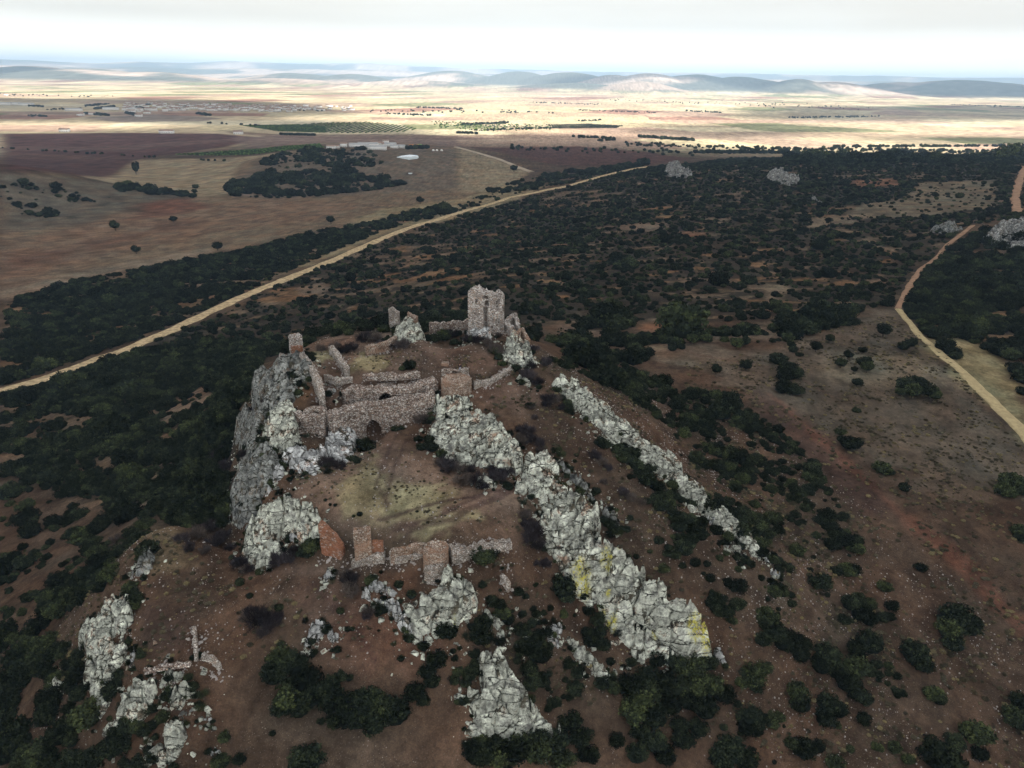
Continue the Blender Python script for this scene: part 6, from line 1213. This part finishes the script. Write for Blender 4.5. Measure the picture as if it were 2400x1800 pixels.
rows('vineyard_rows', 'green vineyard block beside the orchard rows', [(520,271),(640,269),(702,273),(704,287),(600,284)], 5, 4, 1.3, 'vine')
rows('vineyard_rows', 'long dark green vineyard strip behind the pale stubble', [(370,334),(560,322),(690,311),(700,319),(560,333),(430,336)], 5, 4, 1.4, 'vine')
rows('orchard_rows', 'dark hedge-like plantation strip in the bright plain', [(1180,270),(1270,268),(1345,272),(1330,277),(1200,277)], 7, 6, 2.2)
rows('vineyard_rows', 'bright green field of bushes on the lit plain', [(935,262),(1060,266),(1200,272),(1180,280),(1050,284),(950,276)], 17, 15, 2.2, 'vine', 0., 7)
# haze over the plain
hz = mesh_np('haze', boxv(-27000, 27000, -2600, 27500, -40, 420), BOXF, None)
hmt = bpy.data.materials.new('haze_air'); hmt.use_nodes = True; hn = hmt.node_tree; hn.nodes.clear()
ho = N(hn, 'ShaderNodeOutputMaterial'); pv = N(hn, 'ShaderNodeVolumePrincipled'); pv.inputs['Color'].default_value = (.5, .72, 1, 1); pv.inputs['Density'].default_value = 8.5e-5; pv.inputs['Anisotropy'].default_value = .1
hn.links.new(pv.outputs[0], ho.inputs['Volume']); hz.data.materials.append(hmt); tag(hz, kind='stuff')
hz['label'] = 'thin blue haze over the whole plain'; 

# ------------------------------------------------------------------ the visitor by the round turret
def skin_mesh(name, pts, edges, rad, m, sub=2):
    me = bpy.data.meshes.new(name); me.from_pydata(pts, edges, []); o = bpy.data.objects.new(name, me); COL.objects.link(o)
    md = o.modifiers.new('skin', 'SKIN'); md.use_smooth_shade = True
    for i, r_ in enumerate(rad): me.skin_vertices[0].data[i].radius = (r_, r_)
    me.skin_vertices[0].data[0].use_root = True
    o.modifiers.new('sub', 'SUBSURF').levels = sub; o.modifiers['sub'].render_levels = sub
    me.materials.append(m); return o
px_, py_ = hit([A(1597, 697)[0]], [A(1597, 697)[1]]); px_, py_ = float(px_[0]), float(py_[0])
per = empty('person', (px_, py_, float(Zat(px_, py_)))); per.rotation_euler.z = .6
skin_m = plain_material('skin', (.42, .26, .19), .05, 3); dark_m = plain_material('dark_jacket', (.03, .032, .04), .1, 4); blue_m = plain_material('pale_blue_jeans', (.5, .56, .68), .1, 4); hair_m = plain_material('brown_hair', (.05, .035, .025), .1, 9)
bp = [(0,0,.95),(0,0,1.15),(0,0,1.38),(0,0,1.5),(0,-.01,1.6),(0,-.01,1.7),
      (.18,0,1.4),(.24,.02,1.13),(.22,-.1,.9),(.22,-.13,.84),(-.18,0,1.4),(-.24,.02,1.13),(-.22,-.1,.9),(-.22,-.13,.84),
      (.09,0,.88),(.1,-.02,.5),(.1,.02,.09),(.1,-.12,.04),(-.09,0,.88),(-.12,.0,.5),(-.13,.05,.09),(-.13,-.09,.04)]
be = [(0,1),(1,2),(2,3),(3,4),(4,5),(2,6),(6,7),(7,8),(8,9),(2,10),(10,11),(11,12),(12,13),(0,14),(14,15),(15,16),(16,17),(0,18),(18,19),(19,20),(20,21)]
br = [.13,.12,.13,.055,.09,.085,.06,.045,.032,.035,.06,.045,.032,.035,.085,.06,.042,.04,.085,.06,.042,.04]
for sx_, b0_ in ((1, 9), (-1, 13)):
    for k_ in range(5):
        i0 = len(bp); ox = (-.03 + .015 * k_) if k_ < 4 else sx_ * -.035
        bp.append((bp[b0_][0] + ox, bp[b0_][1] - .02, .79 - .004 * k_)); bp.append((bp[b0_][0] + ox * 1.1, bp[b0_][1] - .035, .755 + (.02 if k_ == 4 else .006 * abs(k_ - 1.5))))
        be += [(b0_, i0), (i0, i0 + 1)]; br += [.009, .008]
body = skin_mesh('body', bp, be, br, skin_m); body.parent = per
jk = skin_mesh('jacket', [(0,0,.93),(0,0,1.15),(0,0,1.39),(.19,0,1.41),(.245,.02,1.13),(.222,-.09,.93),(-.19,0,1.41),(-.245,.02,1.13),(-.222,-.09,.93)], [(0,1),(1,2),(2,3),(3,4),(4,5),(2,6),(6,7),(7,8)], [.155,.15,.155,.075,.06,.048,.075,.06,.048], dark_m); jk.parent = per
tr_ = skin_mesh('trousers', [(0,0,.93),(.09,0,.87),(.1,-.02,.5),(.1,.02,.12),(-.09,0,.87),(-.12,0,.5),(-.13,.05,.12)], [(0,1),(1,2),(2,3),(0,4),(4,5),(5,6)], [.145,.1,.078,.062,.1,.078,.062], blue_m); tr_.parent = per
hr_ = skin_mesh('hair', [(0,.02,1.68),(0,.01,1.74),(0,.05,1.62)], [(0,1),(0,2)], [.095,.07,.07], hair_m); hr_.parent = per
tag(per, 'person in dark top and pale blue trousers standing behind the round turret', 'person')

# low grey-green dwarf shrubs and tufts between the stones
def tufts(name, label, polys, n, r0, r1, thr, seed, cat='undergrowth'):
    rg = np.random.default_rng(seed); XS, YS, SS = [], [], []
    for poly in polys:
        P = hpoly(poly); b0, b1 = P.min(0), P.max(0); m = n * 3
        X = b0[0] + rg.random(m) * (b1[0] - b0[0]); Y = b0[1] + rg.random(m) * (b1[1] - b0[1])
        k = (sdist(X, Y, P) > 0) & (fbm(X / 5, Y / 5, 5, seed) + .12 * rg.normal(size=m) > thr); X, Y = X[k][:n], Y[k][:n]
        XS.append(X); YS.append(Y); SS.append(r0 + (r1 - r0) * rg.random(len(X)) ** 2.5)
    X, Y, S = map(np.concatenate, (XS, YS, SS)); n = len(X)
    inst_stuff(name, label, np.stack([X, Y, Zat(X, Y) - .03], -1), S, rg.random(n) * 6.28, rg.integers(0, 3, n).astype(float), [('leaf', 1), ('leaf', 3), ('twig', 0)], M['tuft'], cat, S * .6)
M['tuft'] = leaf_material('dry_undergrowth', (.06, .05, .036), (.10, .088, .058), (.17, .15, .095))
tufts('undergrowth', 'low dry tufts dotting the bare slopes of the hill', [[(40,1659),(150,1300),(330,1150),(520,1220),(700,1240),(850,1330),(950,1420),(1000,1300),(1060,1240),(1100,1150),(1150,960),(1040,880),(1150,760),(1350,850),(1700,1100),(1900,1300),(2000,1659)]], 9000, .12, .5, .03, 71)
tufts('undergrowth', 'low dry tufts in the pasture right of the hill', [[F5(0,700),F5(500,620),F5(1350,380),F5(2212,1250),(2212,1659),(1900,1659),(1700,1150),(1500,950)]], 7000, .15, .6, .03, 72)
tufts('undergrowth', 'low dry tufts on the castle top and courtyard', [[A(560,600),A(900,560),A(1400,560),A(1850,620),A(1800,760),A(1400,700),A(700,700)], [A(500,1400),A(1000,1150),A(1350,1250),A(1900,1480),B(1900,400),B(1100,420),B(600,180)]], 700, .08, .3, .02, 73)

# fallen blocks round the outcrops and rubble along the foot of the walls
def blocks_at(name, label, X, Y, S, m, seed):
    rg = np.random.default_rng(seed); n = len(X)
    base = np.array([[-1,-1,-.7],[1,-1,-.7],[1,1,-.7],[-1,1,-.7],[-.8,-.8,.5],[.8,-.8,.5],[.8,.8,.5],[-.8,.8,.5]]) * .5
    V = base[None] * S[:, None, None] * (.55 + .9 * rg.random((n, 8, 3))) * (1, .75, .8); a = rg.random(n) * 6.28
    c, q = np.cos(a)[:, None], np.sin(a)[:, None]; V = np.stack([V[..., 0] * c - V[..., 1] * q, V[..., 0] * q + V[..., 1] * c, V[..., 2] + V[..., 0] * .25], -1)
    V = V + np.stack([X, Y, Zat(X, Y) + S * .15], -1)[:, None]
    f = np.array([[4,5,6,7],[0,1,5,4],[1,2,6,5],[2,3,7,6],[3,0,4,7]]); F_ = (f[None] + np.arange(n)[:, None, None] * 8).reshape(-1, 4)
    return tag(mesh_np(name, V.reshape(-1, 3), F_, m, False), label, 'rubble', kind='stuff')
rg_ = np.random.default_rng(88); bx_, by_, bs_ = [], [], []; gx2, gy2, gs2 = [], [], []
for P in OUTP:
    e = np.roll(P, -1, 0) - P; l = np.hypot(*e.T); n = int(l.sum() * 5)
    k = rg_.choice(len(P), n, p=l / l.sum()); t = rg_.random(n)[:, None]; q = P[k] + e[k] * t; nr = np.stack([e[k][:, 1], -e[k][:, 0]], -1) / l[k][:, None]
    off = np.abs(rg_.normal(size=n)) * 1.3 * np.sign(rg_.random(n) - .5); q = q + nr * off[:, None]
    q = q[sdist(q[:, 0], q[:, 1], P) < .1]; bx_.append(q[:, 0]); by_.append(q[:, 1]); bs_.append(.12 + .75 * rg_.random(len(q)) ** 4)
    m_ = rg_.random(len(q)) < .3; gx2.append(q[m_, 0] + rg_.normal(size=m_.sum()) * .4); gy2.append(q[m_, 1] + rg_.normal(size=m_.sum()) * .4)
blocks_at('rubble', 'pale fallen blocks lying around the feet of the rock outcrops', np.concatenate(bx_), np.concatenate(by_), np.concatenate(bs_), M['quartzite'], 5)
wx_, wy_ = [], []
for P in WALLS:
    n = int(len(P) * 1.6); k = rg_.integers(0, len(P), n); q = P[k] + rg_.normal(size=(n, 2)) * .55; wx_.append(q[:, 0]); wy_.append(q[:, 1])
wx_, wy_ = np.concatenate(wx_), np.concatenate(wy_); blocks_at('rubble', 'small rubble stones along the foot of the castle walls', wx_, wy_, .08 + .4 * rg_.random(len(wx_)) ** 3, M['stone_light'], 6)
gx2, gy2 = np.concatenate(gx2), np.concatenate(gy2); n = len(gx2)
inst_stuff('undergrowth', 'small dark shrubs growing round the rock outcrops', np.stack([gx2, gy2, Zat(gx2, gy2) - .03], -1), .25 + .7 * rg_.random(n) ** 2, rg_.random(n) * 6.28, rg_.integers(0, 3, n).astype(float), [('leaf', 1), ('leaf', 3), ('twig', 0)], M['leaf'], 'undergrowth')
